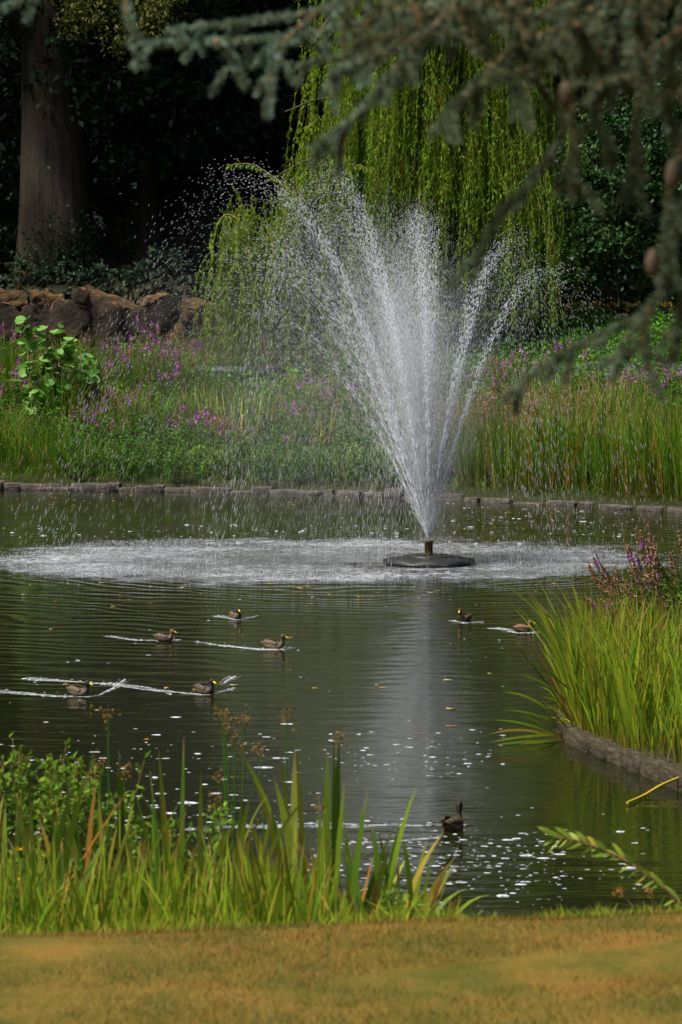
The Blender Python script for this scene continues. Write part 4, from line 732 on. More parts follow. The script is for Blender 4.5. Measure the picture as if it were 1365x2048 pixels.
for k, x0, x1, n, hmin, hmax in ((0, -40, 230, 52, 1560, 1800), (1, 190, 480, 62, 1560, 1790), (2, 470, 660, 34, 1600, 1800), (3, 640, 860, 34, 1640, 1810)):
    for q in range(n):
        y = 17.1 + rng.normal() * 0.4; bx = rng.uniform(x0, x1); A = at_y(bx, 1890, y); A.z = float(ground_z(A.x, y)) - 0.03; B = at_y(bx + rng.normal() * 75, rng.uniform(hmin, hmax), y + rng.normal() * 0.15)
        dry = rng.random() < 0.16; blade_obj(cl[k], A, B, rng.uniform(0.02, 0.042), rng.uniform(0, 0.3), 'dry' if dry else 'iris', droop=rng.random() ** 2 * 0.3, face=vface())
g = Geo(); m_ = 2600; px = np.concatenate([rng.uniform(-60, 560, 1700), rng.uniform(500, 900, 900)]); yy = 15.3 + rng.random(m_) * 2.6; x0 = (px - 682) / F_PX * yy; hh = rng.uniform(0.12, 0.75, m_) * np.where(px > 650, 0.5, 1)
b = np.stack([x0, yy, ground_z(x0, yy) - 0.03], 1); blades(g, b, b + np.stack([rng.normal(size=m_) * 0.12, rng.normal(size=m_) * 0.1, hh], 1), 0.014, segs=4, bow=0.2)
tag(link('bank_undergrowth', g.mesh('bank_undergrowth', M['reed'])), 'tangled low green growth at the foot of the foreground reeds', 'undergrowth', kind='stuff')
def weed(px, y, top, lb, n=26, r=0.4, size=0.06, mat='bright', spreadx=130):
    o = fg_thing('leafy_weed', lb, 'plant', px, y, 'leafy weeds in the foreground'); gs, gl = Geo(), Geo(); o0 = np.array(o.location)
    for k in range(n):
        B = np.array(at_y(px + rng.normal() * spreadx * 0.5, top + abs(rng.normal()) * 90, y + rng.normal() * 0.2)) - o0; b0 = np.array([B[0] * 0.5 + rng.normal() * 0.05, rng.normal() * 0.2, -0.02])
        P = bez([b0, b0 + (B - b0) * [0.3, 0.5, 0.6], B], 8); tube(gs, P, np.linspace(0.006, 0.003, len(P)), 3, v=rng.random()); q = rng.uniform(0.3, 1, 44) * (len(P) - 1)
        c = np.stack([np.interp(q, np.arange(len(P)), P[:, i]) for i in range(3)], 1) + rng.normal(size=(44, 3)) * 0.02; leaves(gl, c, rng.normal(size=c.shape) + [0, 0, 0.2], rng.uniform(0.6, 1.3, 44) * size, rng.uniform(0.5, 0.8, 44) * size * 0.6)
    link('stems', gs.mesh('stems', M['stem']), o); link('leaves', gl.mesh('leaves', M[mat]), o)
weed(35, 17.9, 1455, 'bright bushy weed at the left edge above the foreground reeds', 34)
weed(130, 17.9, 1500, 'bushy weed right of the one at the left edge', 30); weed(250, 17.8, 1590, 'low leafy weed among the dense upright foreground reeds', 26); weed(370, 17.8, 1610, 'leafy weed low behind the pale arching blades', 18); weed(90, 16.6, 1720, 'small leafy weed at the lower left corner', 22, size=0.045, mat='bush')
weed(800, 16.6, 1775, 'small round-leaved weed at the foot of the rightmost clump', 14, size=0.05, spreadx=90)
def rush(px, y, heads, lb):
    o = fg_thing('rush_clump', lb, 'rushes', px, y, 'brown-headed rushes in the foreground'); o0 = np.array(o.location)
    for hx, hy in heads:
        B = np.array(at_y(hx, hy, y + rng.normal() * 0.1)) - o0; b0 = np.array([B[0] * 0.7, 0, -0.03]); g = Geo(); tube(g, bez([b0, b0 + (B - b0) * [0.2, 0.5, 0.5], B], 6), np.linspace(0.007, 0.004, 13), 4); st = link('stalk', g.mesh('stalk', M['bush']), o)
        g = Geo(); c = B + rng.normal(size=(44, 3)) * [0.024, 0.024, 0.026]; leaves(g, c, rng.normal(size=(44, 3)) + [0, 0, 0.5], 0.026, 0.008); link('seed_head', g.mesh('seed_head', M['rush']), st)
rush(215, 17.6, [(217, 1432), (200, 1530), (250, 1540), (180, 1555)], 'brown-headed rush rising above the left weeds'); rush(460, 17.6, [(448, 1432), (490, 1440), (455, 1455), (440, 1555), (470, 1480)], 'tall rush with ragged brown heads at the middle'); rush(565, 17.5, [(574, 1435), (520, 1500), (430, 1600)], 'single brown-headed rush left of the curled blade'); rush(672, 17.0, [(680, 1478), (640, 1610)], 'brown head behind the tall curled blade')
for px, py in ((38, 1700), (38, 1762)):
    o = fg_thing('yellow_flower', 'yellow flower in the lower left reeds, %s one' % ('upper' if py < 1750 else 'lower'), 'flower', px, 16.6, 'yellow flowers in the lower left reeds'); o0 = np.array(o.location); B = np.array(at_y(px, py, 16.6)) - o0
    g = Geo(); tube(g, [(0, 0, 0), B * 0.5, B], 0.004, 4); link('stem', g.mesh('stem', M['bush']), o); g = Geo(); a = np.arange(7) / 7 * 6.28; leaves(g, np.repeat(B[None], 7, 0), np.stack([np.cos(a), np.sin(a) - 0.5, 0.4 + 0 * a], 1), 0.03, 0.02); link('petals', g.mesh('petals', M['yellow']), o)
# leafy sprig at the right
o = fg_thing('leafy_sprig', 'leafy green sprig arching in from the right over the near water', 'plant', 1390, 16.5); o0 = np.array(o.location)
P = bez([np.array(at_y(*q, 16.3)) - o0 for q in ((1400, 1850), (1345, 1790), (1290, 1745), (1220, 1705), (1150, 1680), (1105, 1672))], 8); g = Geo(); tube(g, P, np.linspace(0.010, 0.004, len(P)), 5); link('stem', g.mesh('stem', M['stem'], True), o)
for k in range(34):
    q = len(P) * (0.12 + 0.86 * k / 34); c = np.array([np.interp(q, np.arange(len(P)), P[:, i]) for i in range(3)]); g = Geo(); ax = np.array([-0.9, rng.normal() * 0.5, (0.75 if k % 2 else -0.5) + rng.normal() * 0.25]); L_ = rng.uniform(0.07, 0.13)
    blades(g, c, c + ax / np.linalg.norm(ax) * L_, 0.034, segs=4, face=np.array([[0.45, 0.6, 0.7]]), bow=0.1, v=rng.uniform(0.2, 0.9)); link('leaf', g.mesh('leaf', M['iris']), o)
for q in ((1240, 1785, 1280, 1840), (1300, 1780, 1320, 1850)):
    A, B = np.array(at_y(q[2], q[3], 16.2)) - o0, np.array(at_y(q[0], q[1], 16.2)) - o0; g = Geo(); tube(g, [A, (A + B) / 2 + [0.01, 0, 0.01], B], 0.004, 4); s_ = link('dry_stalk', g.mesh('dry_stalk', M['stem']), o); g = Geo(); leaves(g, B + rng.normal(size=(40, 3)) * 0.015, rng.normal(size=(40, 3)), 0.02, 0.008); link('seed_head', g.mesh('seed_head', M['dry']), s_)

# ------------------------------------------------------------------ fountain
ft = thing('floating_fountain', 'dark floating fountain with stub pipe spouting in the pond', 'fountain', FOUNT)
def ngon_rings(g, rings, n, rot=0.0):
    a = np.arange(n) / n * 2 * math.pi + rot; V = np.concatenate([np.stack([np.cos(a) * r, np.sin(a) * r, 0 * a + z], 1) for r, z in rings]); K = len(rings)
    i = np.arange(K - 1)[:, None] * n; j = np.arange(n)[None]; g.add(V, Q=np.stack([i + j, i + (j + 1) % n, i + n + (j + 1) % n, i + n + j], -1).reshape(-1, 4)); g.add(np.vstack([V[-n:], [0, 0, rings[-1][1]]]), T=np.stack([j[0], (j[0] + 1) % n, np.full(n, n)], 1))
g = Geo(); ngon_rings(g, [(0.86, -0.1), (0.88, 0.005), (0.885, 0.045), (0.84, 0.075), (0.60, 0.125), (0.47, 0.150), (0.44, 0.150)], 8, R(22.5)); link('float', g.mesh('float', M['float']), ft)
for k in range(8):
    a = k / 8 * 2 * math.pi - math.pi / 2; g = Geo(); q = np.linspace(-1, 1, 9); w = 0.33
    top = np.stack([q * w, np.full(9, -0.855), 0.052 + 0.045 * (1 - q ** 2)], 1); bot = np.stack([q * w, np.full(9, -0.862), np.full(9, 0.03)], 1); inn = np.stack([q * w * 0.8, np.full(9, -0.62), 0.10 + 0.03 * (1 - q ** 2)], 1)
    V = np.vstack([bot, top, inn]); i = np.arange(8); g.add(V, Q=np.vstack([np.stack([i, i + 1, i + 10, i + 9], 1), np.stack([i + 9, i + 10, i + 19, i + 18], 1)])); p = link('float_segment', g.mesh('float_segment', M['float'], True), ft); p.rotation_euler.z = a + math.pi / 2
g = Geo(); ngon_rings(g, [(0.46, 0.150), (0.46, 0.165), (0.36, 0.17), (0.10, 0.172)], 24); link('cover_plate', g.mesh('cover_plate', M['float']), ft)
g = Geo(); ngon_rings(g, [(0.078, 0.165), (0.078, 0.40), (0.084, 0.405), (0.084, 0.445), (0.07, 0.45)], 24); link('pipe', g.mesh('pipe', M['pipe'], False), ft)
g = Geo(); tube(g, bez([(-0.85, 0, 0.01), (-1.2, 0.05, 0.012), (-1.6, 0.1, 0.0)], 4), 0.008, 5); link('mooring_line', g.mesh('mooring_line', M['pipe']), ft)

# spray: droplets flown along their paths with drag and a breeze to the left
NZ = np.array([FOUNT.x, FOUNT.y, 0.46])
def fly(th, ph, v0, tau, k, wind):
    n = len(th); v = np.stack([np.sin(th) * np.cos(ph) - 0.05 * np.cos(th), np.sin(th) * np.sin(ph), np.cos(th)], 1) * v0[:, None]; p = np.repeat(NZ[None], n, 0) + v * 0.0
    dt = 0.03
    for s in range(int(tau.max() / dt) + 1):
        act = np.clip(tau - s * dt, 0, dt)[:, None]; rel = v - wind; a = np.array([0, 0, -9.81]) - k[:, None] * np.linalg.norm(rel, axis=1, keepdims=True) * rel
        p = p + v * act + 0.5 * a * act ** 2; v = v + a * act
    return p, v
JETS = [(R(a), R(p), v, w) for a, p, v, w in ((11, 186, 12.6, 1.7), (15, 200, 11.7, 0.5), (17, 165, 11.3, 0.4), (20, 180, 10.7, 0.3), (8, 120, 12.4, 0.8), (5, 215, 12.5, 1.1), (4, 40, 12.0, 1.5), (9, 60, 12.1, 1.0), (13, 20, 12.4, 1.1), (12, 330, 11.8, 0.8), (17, 5, 12.3, 0.8),
        (14, 80, 12.2, 0.8), (13, 110, 11.9, 0.6), (14, 250, 12.0, 0.7), (10, 285, 11.9, 0.8), (15, 140, 11.5, 0.5), (18, 225, 11.2, 0.4))]
TH, PH, V0, TAU, KD, RAD, LEN, OP = [], [], [], [], [], [], [], []
def emit(th, ph, v0, tau, kd, rad, ln, op):
    n = len(th); v0 = v0 * (1 - 0.10 * np.clip(np.cos(ph) * np.sin(th) / 0.3, 0, 1))          # jets into the breeze stay lower
    for lst, a in zip((TH, PH, V0, TAU, KD, RAD, LEN, OP), (th, ph, v0, tau, kd, rad, np.full(n, ln), np.full(n, op))): lst.append(a)
for th, ph, v, str_ in JETS:
    n = int(2300 * str_); sg = 0.008
    emit(np.abs(th + rng.normal(size=n) * sg), ph + rng.normal(size=n) * sg / math.sin(th), v * (1 - np.abs(rng.normal(size=n)) * 0.02), 2.6 * rng.random(n) ** 1.35, 0.016 * rng.lognormal(0, 0.3, n), rng.uniform(0.004, 0.008, n), 0.012, 0.62)
    n = int(900 + 900 * str_); sg = 0.055
    emit(np.abs(th + rng.normal(size=n) * sg), ph + rng.normal(size=n) * sg / math.sin(th), v * (1 - np.abs(rng.normal(size=n)) * 0.07), 3.0 * rng.random(n) ** 0.85, 0.024 * rng.lognormal(0, 0.5, n), rng.uniform(0.003, 0.0055, n), 0.014, 0.34)
n = 9000; emit(rng.uniform(0.05, 0.47, n), rng.uniform(0, 6.28, n), rng.uniform(8, 12, n), rng.random(n) ** 1.6 * 0.6, 0.10 * rng.lognormal(0, 0.4, n), rng.uniform(0.003, 0.005, n), 0.012, 0.3)       # wide fine fan low down
n = 34000; emit(np.abs(rng.normal(0.09, 0.055, n)), rng.uniform(0, 6.28, n), rng.uniform(9, 12.2, n), 0.1 + rng.random(n) * 1.1, 0.03 * rng.lognormal(0, 0.5, n), rng.uniform(0.0025, 0.0045, n), 0.014, 0.25)
n = 48000; emit(np.abs(rng.normal(0.15, 0.09, n)), rng.uniform(0, 6.28, n), rng.uniform(8.5, 12.6, n), 0.1 + rng.random(n) * 2.2, 0.05 * rng.lognormal(0, 0.6, n), rng.uniform(0.002, 0.0038, n), 0.016, 0.18)      # fine mist
TH, PH, V0, TAU, KD, RAD, LEN, OP = map(np.concatenate, (TH, PH, V0, TAU, KD, RAD, LEN, OP))
P, Vv = fly(TH, PH, V0, TAU, KD, np.array([-3.4, 0.6, 0.0])); ok = (P[:, 2] > 0.03) & (np.random.default_rng(5).random(len(P)) < np.clip(1.0 - (FOUNT.x - 2.2 - P[:, 0]) / 3.2, 0.30, 1.0))     # far drops thin out downwind
P, Vv, RAD, OP, LEN = P[ok], Vv[ok], RAD[ok], OP[ok], LEN[ok]
def tetras(g, P, D, half, rad, op):
    n = len(P); D = norm(D); U = norm(np.cross(D, [0.2, 0.97, 0.1])); W = np.cross(D, U); r = rad[:, None] * 1.2; h = half[:, None]
    V = np.stack([P - D * h + U * r, P - D * h - U * r, P + D * h + W * r, P + D * h - W * r], 1); g.add(V, T=(np.arange(n) * 4)[:, None, None] + np.array([[0, 1, 2], [0, 3, 1], [0, 2, 3], [1, 3, 2]])[None], v=np.repeat(op, 4))
def spindles(g, P, D, half, rad, op):
    n = len(P); D = norm(D); U = norm(np.cross(D, [0.2, 0.97, 0.1])); W = np.cross(D, U); a = np.array([0, 2.094, 4.189])
    mid = P[:, None] + rad[:, None, None] * (np.cos(a)[None, :, None] * U[:, None] + np.sin(a)[None, :, None] * W[:, None]); A, B = P - D * half[:, None], P + D * half[:, None]
    V = np.concatenate([A[:, None], mid, B[:, None]], 1); T = np.array([[0, 2, 1], [0, 3, 2], [0, 1, 3], [4, 1, 2], [4, 2, 3], [4, 3, 1]])
    g.add(V, T=(np.arange(n) * 5)[:, None, None] + T[None], v=np.repeat(op, 5))
OP = np.where((OP > 0.5) & (Vv[:, 2] > 3), np.minimum(0.95, OP + 0.3 * np.exp(-(P[:, 2] - 0.46) / 1.6)), OP)
fallf = np.where(Vv[:, 2] < -2.0, 0.62, 1.0); RAD = RAD * fallf; OP = OP * np.where(Vv[:, 2] < -2.0, 0.8, 1.0)
sp_ = np.linalg.norm(Vv, axis=1); rope = 1 + 1.6 * ((OP > 0.5) & (Vv[:, 2] > 3)) * np.exp(-((P[:, 2] - 0.46) / 2.2) ** 2)
hl = np.maximum(sp_ * LEN * 0.5 * rope, 0.008); big_ = OP > 0.26; g = Geo(); spindles(g, P[big_], Vv[big_], hl[big_], RAD[big_], OP[big_]); tetras(g, P[~big_], Vv[~big_], hl[~big_] * 0.8, RAD[~big_], OP[~big_])
tag(link('water_spray', g.mesh('water_spray', M['drop'])), 'tall white fan of fountain spray and falling drops above the pond', 'spray', kind='stuff')
def mist_material():
    m, nt, out = new_mat('fountain_mist'); L = nt.links.new
    tc = N(nt, 'ShaderNodeTexCoord'); sx = N(nt, 'ShaderNodeSeparateXYZ'); L(tc.outputs['Object'], sx.inputs[0])
    def ma(op, a, b, c=None):
        n = N(nt, 'ShaderNodeMath', operation=op)
        for i, q in enumerate((a, b, c)):
            if q is None: continue
            if isinstance(q, (int, float)): n.inputs[i].default_value = q
            else: L(q, n.inputs[i])
        return n.outputs[0]
    X, Y, Z = sx.outputs
    ax = ma('MULTIPLY', ma('MULTIPLY', Z, Z), -0.014); rad = ma('MULTIPLY_ADD', Z, 0.20, 0.22)                 # plume axis bends downwind, widens upward
    dx = ma('DIVIDE', ma('SUBTRACT', X, ma('ADD', ax, 0.1)), rad); dy = ma('DIVIDE', Y, rad); r2 = ma('ADD', ma('MULTIPLY', dx, dx), ma('MULTIPLY', dy, dy))
    core = ma('MULTIPLY', ma('POWER', 2.718, ma('MULTIPLY', r2, -1.1)), ma('DIVIDE', 0.62, ma('ADD', rad, 0.35)))
    up = N(nt, 'ShaderNodeMapRange', interpolation_type='SMOOTHSTEP'); L(Z, up.inputs[0]); up.inputs[1].default_value = 5.6; up.inputs[2].default_value = 2.4
    ex = ma('DIVIDE', ma('ADD', X, 2.6), 2.6); ey = ma('DIVIDE', Y, 2.2); ez = ma('DIVIDE', ma('SUBTRACT', Z, 2.8), 2.2); e2 = ma('ADD', ma('ADD', ma('MULTIPLY', ex, ex), ma('MULTIPLY', ey, ey)), ma('MULTIPLY', ez, ez))
    drift = ma('MULTIPLY', ma('POWER', 2.718, ma('MULTIPLY', e2, -1.3)), 0.022)
    no = N(nt, 'ShaderNodeTexNoise', Scale=1.1, Detail=2.0); L(tc.outputs['Object'], no.inputs['Vector'])
    d = ma('MULTIPLY', ma('ADD', ma('MULTIPLY', ma('MULTIPLY', core, up.outputs[0]), 0.55), drift), ma('MULTIPLY_ADD', no.outputs[0], 1.2, 0.4))
    v = N(nt, 'ShaderNodeVolumePrincipled'); v.inputs['Color'].default_value = (0.93, 0.95, 1.0, 1); v.inputs['Anisotropy'].default_value = 0.2; L(d, v.inputs['Density']); L(v.outputs[0], out.inputs['Volume']); return m
import bmesh as _bm
bm_ = _bm.new(); _bm.ops.create_cube(bm_, size=1.0); me_ = bpy.data.meshes.new('mist')
for v_ in bm_.verts: v_.co = Vector((v_.co.x * 8.4 - 2.2, v_.co.y * 6.0, v_.co.z * 6.4 + 3.22))
bm_.to_mesh(me_); bm_.free(); me_.materials.append(mist_material())
tag(link('mist', me_, None, (FOUNT.x, FOUNT.y, 0.45)), 'soft white mist hanging in and left of the fountain jets', 'mist', kind='stuff')
# splash where drops come down
m_ = 26000; a = rng.uniform(0, 6.28, m_); q = np.where(rng.random(m_) < 0.6, np.abs(rng.normal(0.82, 0.13, m_)), np.sqrt(rng.random(m_)))
cx = RING_C[0] + np.cos(a) * RING_R[0] * q; cyy = RING_C[1] + np.sin(a) * RING_R[1] * q; h = rng.exponential(0.009, m_) + 0.003
kp = ((np.sin(cx * 1.3 + 2 * np.sin(cyy * 0.9)) + np.sin(cyy * 1.9 + cx * 0.6) + rng.normal(size=m_)) > 0.2) & ~((np.abs(cx - FOUNT.x) < 1.15) & (cyy > FOUNT.y - 2.2) & (cyy < FOUNT.y + 0.9)); cx, cyy, h = cx[kp], cyy[kp], h[kp]; m_ = len(cx)
g = Geo(); spindles(g, np.stack([cx, cyy, h * 0.6 + rng.exponential(0.02, m_)], 1), np.stack([rng.normal(size=m_) * 0.4, rng.normal(size=m_) * 0.4, np.ones(m_)], 1), h, rng.uniform(0.003, 0.008, m_), rng.uniform(0.2, 0.7, m_))
tag(link('splash', g.mesh('splash', M['drop'])), 'white splashing ring of falling drops on the water around the fountain', 'splash', kind='stuff')

# ------------------------------------------------------------------ ducks
def make_duck(px, py, yaw, head_yaw, lb, headc, bodyc, flankc, neck=1.0, scale=1.0, billc=True):
    loc = at_z(px, py); o = thing('duck', lb, 'duck', (loc.x, loc.y, 0), R(yaw), 'ducks swimming on the pond'); o.scale = (scale * 0.76,) * 3
    ST = [(-.215, .118, .010, .006, 20), (-.185, .098, .040, .020, 22), (-.14, .070, .074, .052, 15), (-.08, .048, .100, .080, 6), (0, .036, .112, .092, 0), (.07, .034, .104, .090, 0), (.125, .046, .078, .074, 28), (.148, .088, .046, .050, 66), (.153, .088 + .045 * neck, .031, .035, 86), (.157, .088 + .080 * neck, .031, .037, 88),
          (.167, .088 + .108 * neck, .042, .053, 76), (.172, .088 + .135 * neck, .041, .051, 74), (.174, .088 + .160 * neck, .027, .034, 78), (.175, .088 + .170 * neck, .006, .008, 80)]
    n = 14; a = np.arange(n) / n * 2 * math.pi; V, C, S = [], [], []
    for k, (x, z, w, h, t) in enumerate(ST):
        t = R(t); ca, sa = np.cos(a), np.sin(a); flat = np.where((sa < 0) & (k < 7), 0.9, 1.0)
        V.append(np.stack([x - math.sin(t) * sa * h * flat, ca * w, z + math.cos(t) * sa * h * flat], 1)); S += [k] * n
        for i in range(n):
            c = np.array(headc) if k >= 9 else (np.array(headc) * 0.5 + np.array(bodyc) * 0.5 if k == 8 else (np.array(flankc) if sa[i] < 0.25 and 2 <= k <= 6 else np.array(bodyc)))
            if k <= 1: c = np.array(bodyc) * 1.35
            C.append(c)
    V = np.concatenate(V); S = np.array(S); C = np.array(C)
    f = np.clip((S - 6) / 3.0, 0, 1) * R(head_yaw); px_, py_ = 0.155, 0.0
    def turn(P, f): x, y = P[:, 0] - px_, P[:, 1]; return np.stack([px_ + x * np.cos(f) - y * np.sin(f), x * np.sin(f) + y * np.cos(f), P[:, 2]], 1)
    V = turn(V, f); K = len(ST); i = np.arange(K - 1)[:, None] * n; j = np.arange(n)[None]
    g = Geo(); g.add(V, Q=np.stack([i + j, i + n + j, i + n + (j + 1) % n, i + (j + 1) % n], -1).reshape(-1, 4)); me = g.mesh('body', M['duck'], True)
    ca = me.attributes.new('plumage', 'FLOAT_COLOR', 'POINT'); ca.data.foreach_set('color', np.column_stack([C, np.ones(len(C))]).astype(np.float32).ravel())
    bo = link('body', me, o); md = bo.modifiers.new('sub', 'SUBSURF'); md.levels = 1; md.render_levels = 1
    hz = .088 + .116 * neck
    for s in (-1, 1):                              # folded wing with a row of long feathers
        g = Geo(); u = np.linspace(0, 1, 9); W = []
        for q in u:
            x = .085 - q * .25; hw = .052 * math.sin(math.pi * min(1, q * .86 + .10)) ** 0.6; zc = .082 + 0.035 * q; yc = .092 * (1 - (q - .3) ** 2 * 0.9)
            for e in np.linspace(-1, 1, 5): W.append((x, s * (yc - .020 * max(e, 0) * 1.6 + .012 * (1 - e * e)), zc + e * hw))
        W = np.array(W); ii = np.arange(8)[:, None] * 5; jj = np.arange(4)[None]; g.add(W, Q=np.stack([ii + jj, ii + jj + 1, ii + jj + 6, ii + jj + 5], -1).reshape(-1, 4)); me = g.mesh('wing', M['duck'], True)
        cc = np.array([np.array(bodyc) * (0.75 + 0.5 * ((k // 5) % 2)) for k in range(45)]); ca = me.attributes.new('plumage', 'FLOAT_COLOR', 'POINT'); ca.data.foreach_set('color', np.column_stack([cc, np.ones(45)]).astype(np.float32).ravel())
        wo_ = link('wing', me, o); sm = wo_.modifiers.new('solid', 'SOLIDIFY'); sm.thickness = 0.008
    g = Geo(); B = []
    for x, z, w, h in ((.200, hz + .004, .020, .020), (.224, hz - .004, .017, .012), (.246, hz - .013, .020, .009), (.266, hz - .019, .015, .006), (.273, hz - .020, .005, .003)): B.append(np.stack([np.full(10, x), np.cos(np.arange(10) * .628) * w, z + np.sin(np.arange(10) * .628) * h], 1))
    B = np.concatenate(B); B = turn(B, np.full(len(B), R(head_yaw))); ii = np.arange(4)[:, None] * 10; jj = np.arange(10)[None]; g.add(B, Q=np.stack([ii + jj, ii + 10 + jj, ii + 10 + (jj + 1) % 10, ii + (jj + 1) % 10], -1).reshape(-1, 4), v=0.6); link('bill', g.mesh('bill', M['bill'] if billc else M['cone'], True), o)
    for s in (-1, 1):
        g = Geo(); q = turn(np.array([[.196, s * .036, hz + .016]]), np.array([R(head_yaw)]))[0]; blob(g, q, (.005,) * 3, 1, 0); link('eye', g.mesh('eye', M['eye'], True), o)
    return o
DK, BR, PB, TN = (.014, .012, .009), (.05, .033, .019), (.075, .056, .038), (.15, .097, .054)
DUCKS = [(471, 1237, -62, -15, 'duck facing the camera, farthest of the group on the left', DK, PB, PB, .85, 1.0), (328, 1282, -12, 0, 'brown duck swimming right, left of the one with lifted tail', (.12, .07, .035), PB, BR, .85, .98), (547, 1297, -14, 0, 'brown duck with yellow bill swimming right near the middle', (.05, .032, .018), PB, TN, .95, 1.12),
         (157, 1391, -28, 0, 'leftmost duck with black head and orange bill', DK, PB, PB, .95, 1.05), (409, 1387, -40, -10, 'dark duck right of the leftmost one, trailing a long wake', DK, (.05, .04, .035), BR, .95, 1.05), (930, 1243, -130, 25, 'upright dark duck left of the tan one, by the right reeds', (.05, .035, .02), BR, BR, 1.15, 1.0),
         (1046, 1264, 25, -60, 'tan resting duck close to the right reeds', (.11, .075, .045), TN, TN, .8, 1.05), (906, 1659, 62, 5, 'nearest duck swimming away, seen from behind, with dark raised head', DK, BR, TN, 1.25, 1.08)]
for d in DUCKS: make_duck(*d)

# wakes and ripples whitened for sky glints, floating leaves
def domes(g, c, rx, ry, h, yaw=None):
    n = len(c); a = np.arange(8) / 8 * 2 * math.pi; yaw = np.zeros(n) if yaw is None else yaw
    lx = np.cos(a)[None] * np.ones((n, 1)); ly = np.sin(a)[None] * np.ones((n, 1)); cs, sn = np.cos(yaw)[:, None], np.sin(yaw)[:, None]; V = []
    for f, z in ((1.0, -0.003), (0.55, 0.75)):
        X = lx * rx[:, None] * f; Y = ly * ry[:, None] * f; V.append(np.stack([c[:, 0:1] + X * cs - Y * sn, c[:, 1:2] + X * sn + Y * cs, np.where(z < 0, z, z * h[:, None]) + 0 * X], -1))
    V.append(np.stack([c[:, 0], c[:, 1], h], -1)[:, None]); V = np.concatenate(V, 1); j = np.arange(8)
    g.add(V, Q=((np.arange(n) * 17)[:, None, None] + np.stack([j, (j + 1) % 8, 8 + (j + 1) % 8, 8 + j], 1)[None]), T=((np.arange(n) * 17)[:, None, None] + np.stack([8 + j, 8 + (j + 1) % 8, np.full(8, 16)], 1)[None]))
WAKES = [([[(436, 1231), (455, 1236), (478, 1240)], [(478, 1240), (500, 1235), (516, 1231)]], 'short white ripple in front of the farthest left duck'), ([[(215, 1272), (262, 1279), (318, 1281), (362, 1279)]], 'thin wake trailing left of the brown duck'), ([[(390, 1284), (440, 1290), (500, 1297), (560, 1299), (582, 1294)]], 'long thin wake of the yellow-billed duck'),
         ([[(-30, 1380), (60, 1388), (130, 1393), (190, 1391), (228, 1376), (250, 1358)], [(50, 1356), (120, 1361), (190, 1367)]], 'white wake around the leftmost duck'), ([[(190, 1366), (240, 1370), (310, 1380), (390, 1388), (430, 1387), (468, 1376)], [(440, 1368), (458, 1360), (470, 1352)]], 'long white wake of the dark duck'),
         ([[(900, 1241), (930, 1245), (968, 1243)]], 'small ripple round the upright dark duck'), ([[(985, 1255), (1015, 1260), (1040, 1266), (1080, 1264)]], 'small wake of the tan duck by the reeds'), ([[(360, 1660), (480, 1654), (620, 1651), (760, 1651), (880, 1650)], [(880, 1650), (915, 1655), (935, 1648)], [(640, 1690), (760, 1684), (880, 1676)]], 'bright long wake of the nearest duck')]
for lines, lb in WAKES:
    g = Geo()
    for ln_ in lines:
        W = bez(np.array([at_z(*q) for q in ln_]), 30); K = len(W); T = norm(np.gradient(W, axis=0)); Nn = np.stack([-T[:, 1], T[:, 0], 0 * T[:, 0]], 1); seg = np.concatenate([[0], np.cumsum(np.linalg.norm(np.diff(W, axis=0), axis=1))])
        ph_ = rng.uniform(0, 6, 4); env = np.sin(np.linspace(0.06, 1, K) * math.pi * 0.95) ** 0.5
        for off, wd in ((0.0, 1.0), (0.09, 0.5), (-0.08, 0.4)):
            n1 = 0.5 + 0.28 * np.sin(seg * 5.1 + ph_[0] + off * 40) + 0.22 * np.sin(seg * 13.7 + ph_[1] - off * 30) + 0.18 * rng.normal(size=K); w = 0.038 * wd * np.clip(n1 - 0.18 + 0.25 * np.sin(seg * 2.3 + ph_[2]), 0.0, 1.1) * env * np.linspace(0.55, 1.1, K)
            lat = off * (0.6 + 0.4 * np.sin(seg * 1.7 + ph_[2])) + 0.015 * np.sin(seg * 9 + ph_[3]); R_ = []
            for e, z in ((-1, -0.004), (-0.45, 0.55), (0, 0.8), (0.45, 0.5), (1, -0.004)):
                q = W + Nn * (lat + e * w)[:, None]; q[:, 2] = z if z < 0 else z * w * 0.28 + 0.002; R_.append(q)
            V = np.stack(R_, 1); i_ = np.arange(K - 1)[:, None] * 5; j_ = np.arange(4)[None]; g.add(V.reshape(-1, 3), Q=np.stack([i_ + j_, i_ + 5 + j_, i_ + 6 + j_, i_ + 1 + j_], -1).reshape(-1, 4))
        L_ = seg[-1]; n = int(L_ * 14); q = rng.random(n) * L_; c = np.stack([np.interp(q, seg, W[:, k]) for k in range(3)], 1); c[:, 1] += rng.normal(size=n) * 0.12; sz = rng.uniform(0.006, 0.02, n); domes(g, c, sz * 1.6, sz, sz * 0.25)
    tag(link('wake', g.mesh('wake', M['wake_glint'], True)), lb, 'wake', 'wakes of the swimming ducks', 'stuff')
g = Geo()
for x0, x1, y0, y1, n, s in ((-40, 620, 1445, 1570, 100, 0.65), (640, 1010, 1450, 1560, 110, 0.6), (600, 1130, 1655, 1800, 420, 0.5), (-40, 380, 1570, 1720, 120, 0.7), (850, 1270, 1000, 1095, 170, 0.6), (380, 640, 1560, 1700, 60, .6), (1000, 1300, 1640, 1790, 60, .5), (0, 1365, 1170, 1420, 90, 0.4), (0, 900, 1045, 1080, 120, 0.7)):
    px, py = rng.uniform(x0, x1, n), (y0 + y1) / 2 + rng.normal(size=n) * (y1 - y0) * 0.27; c = np.array([at_z(a, b) for a, b in zip(px, py)]); sz = rng.lognormal(-3.95, 0.55, n) * s; domes(g, c, sz * rng.uniform(1.0, 2.8, n), sz * rng.uniform(0.5, 1.0, n), sz * 0.2)
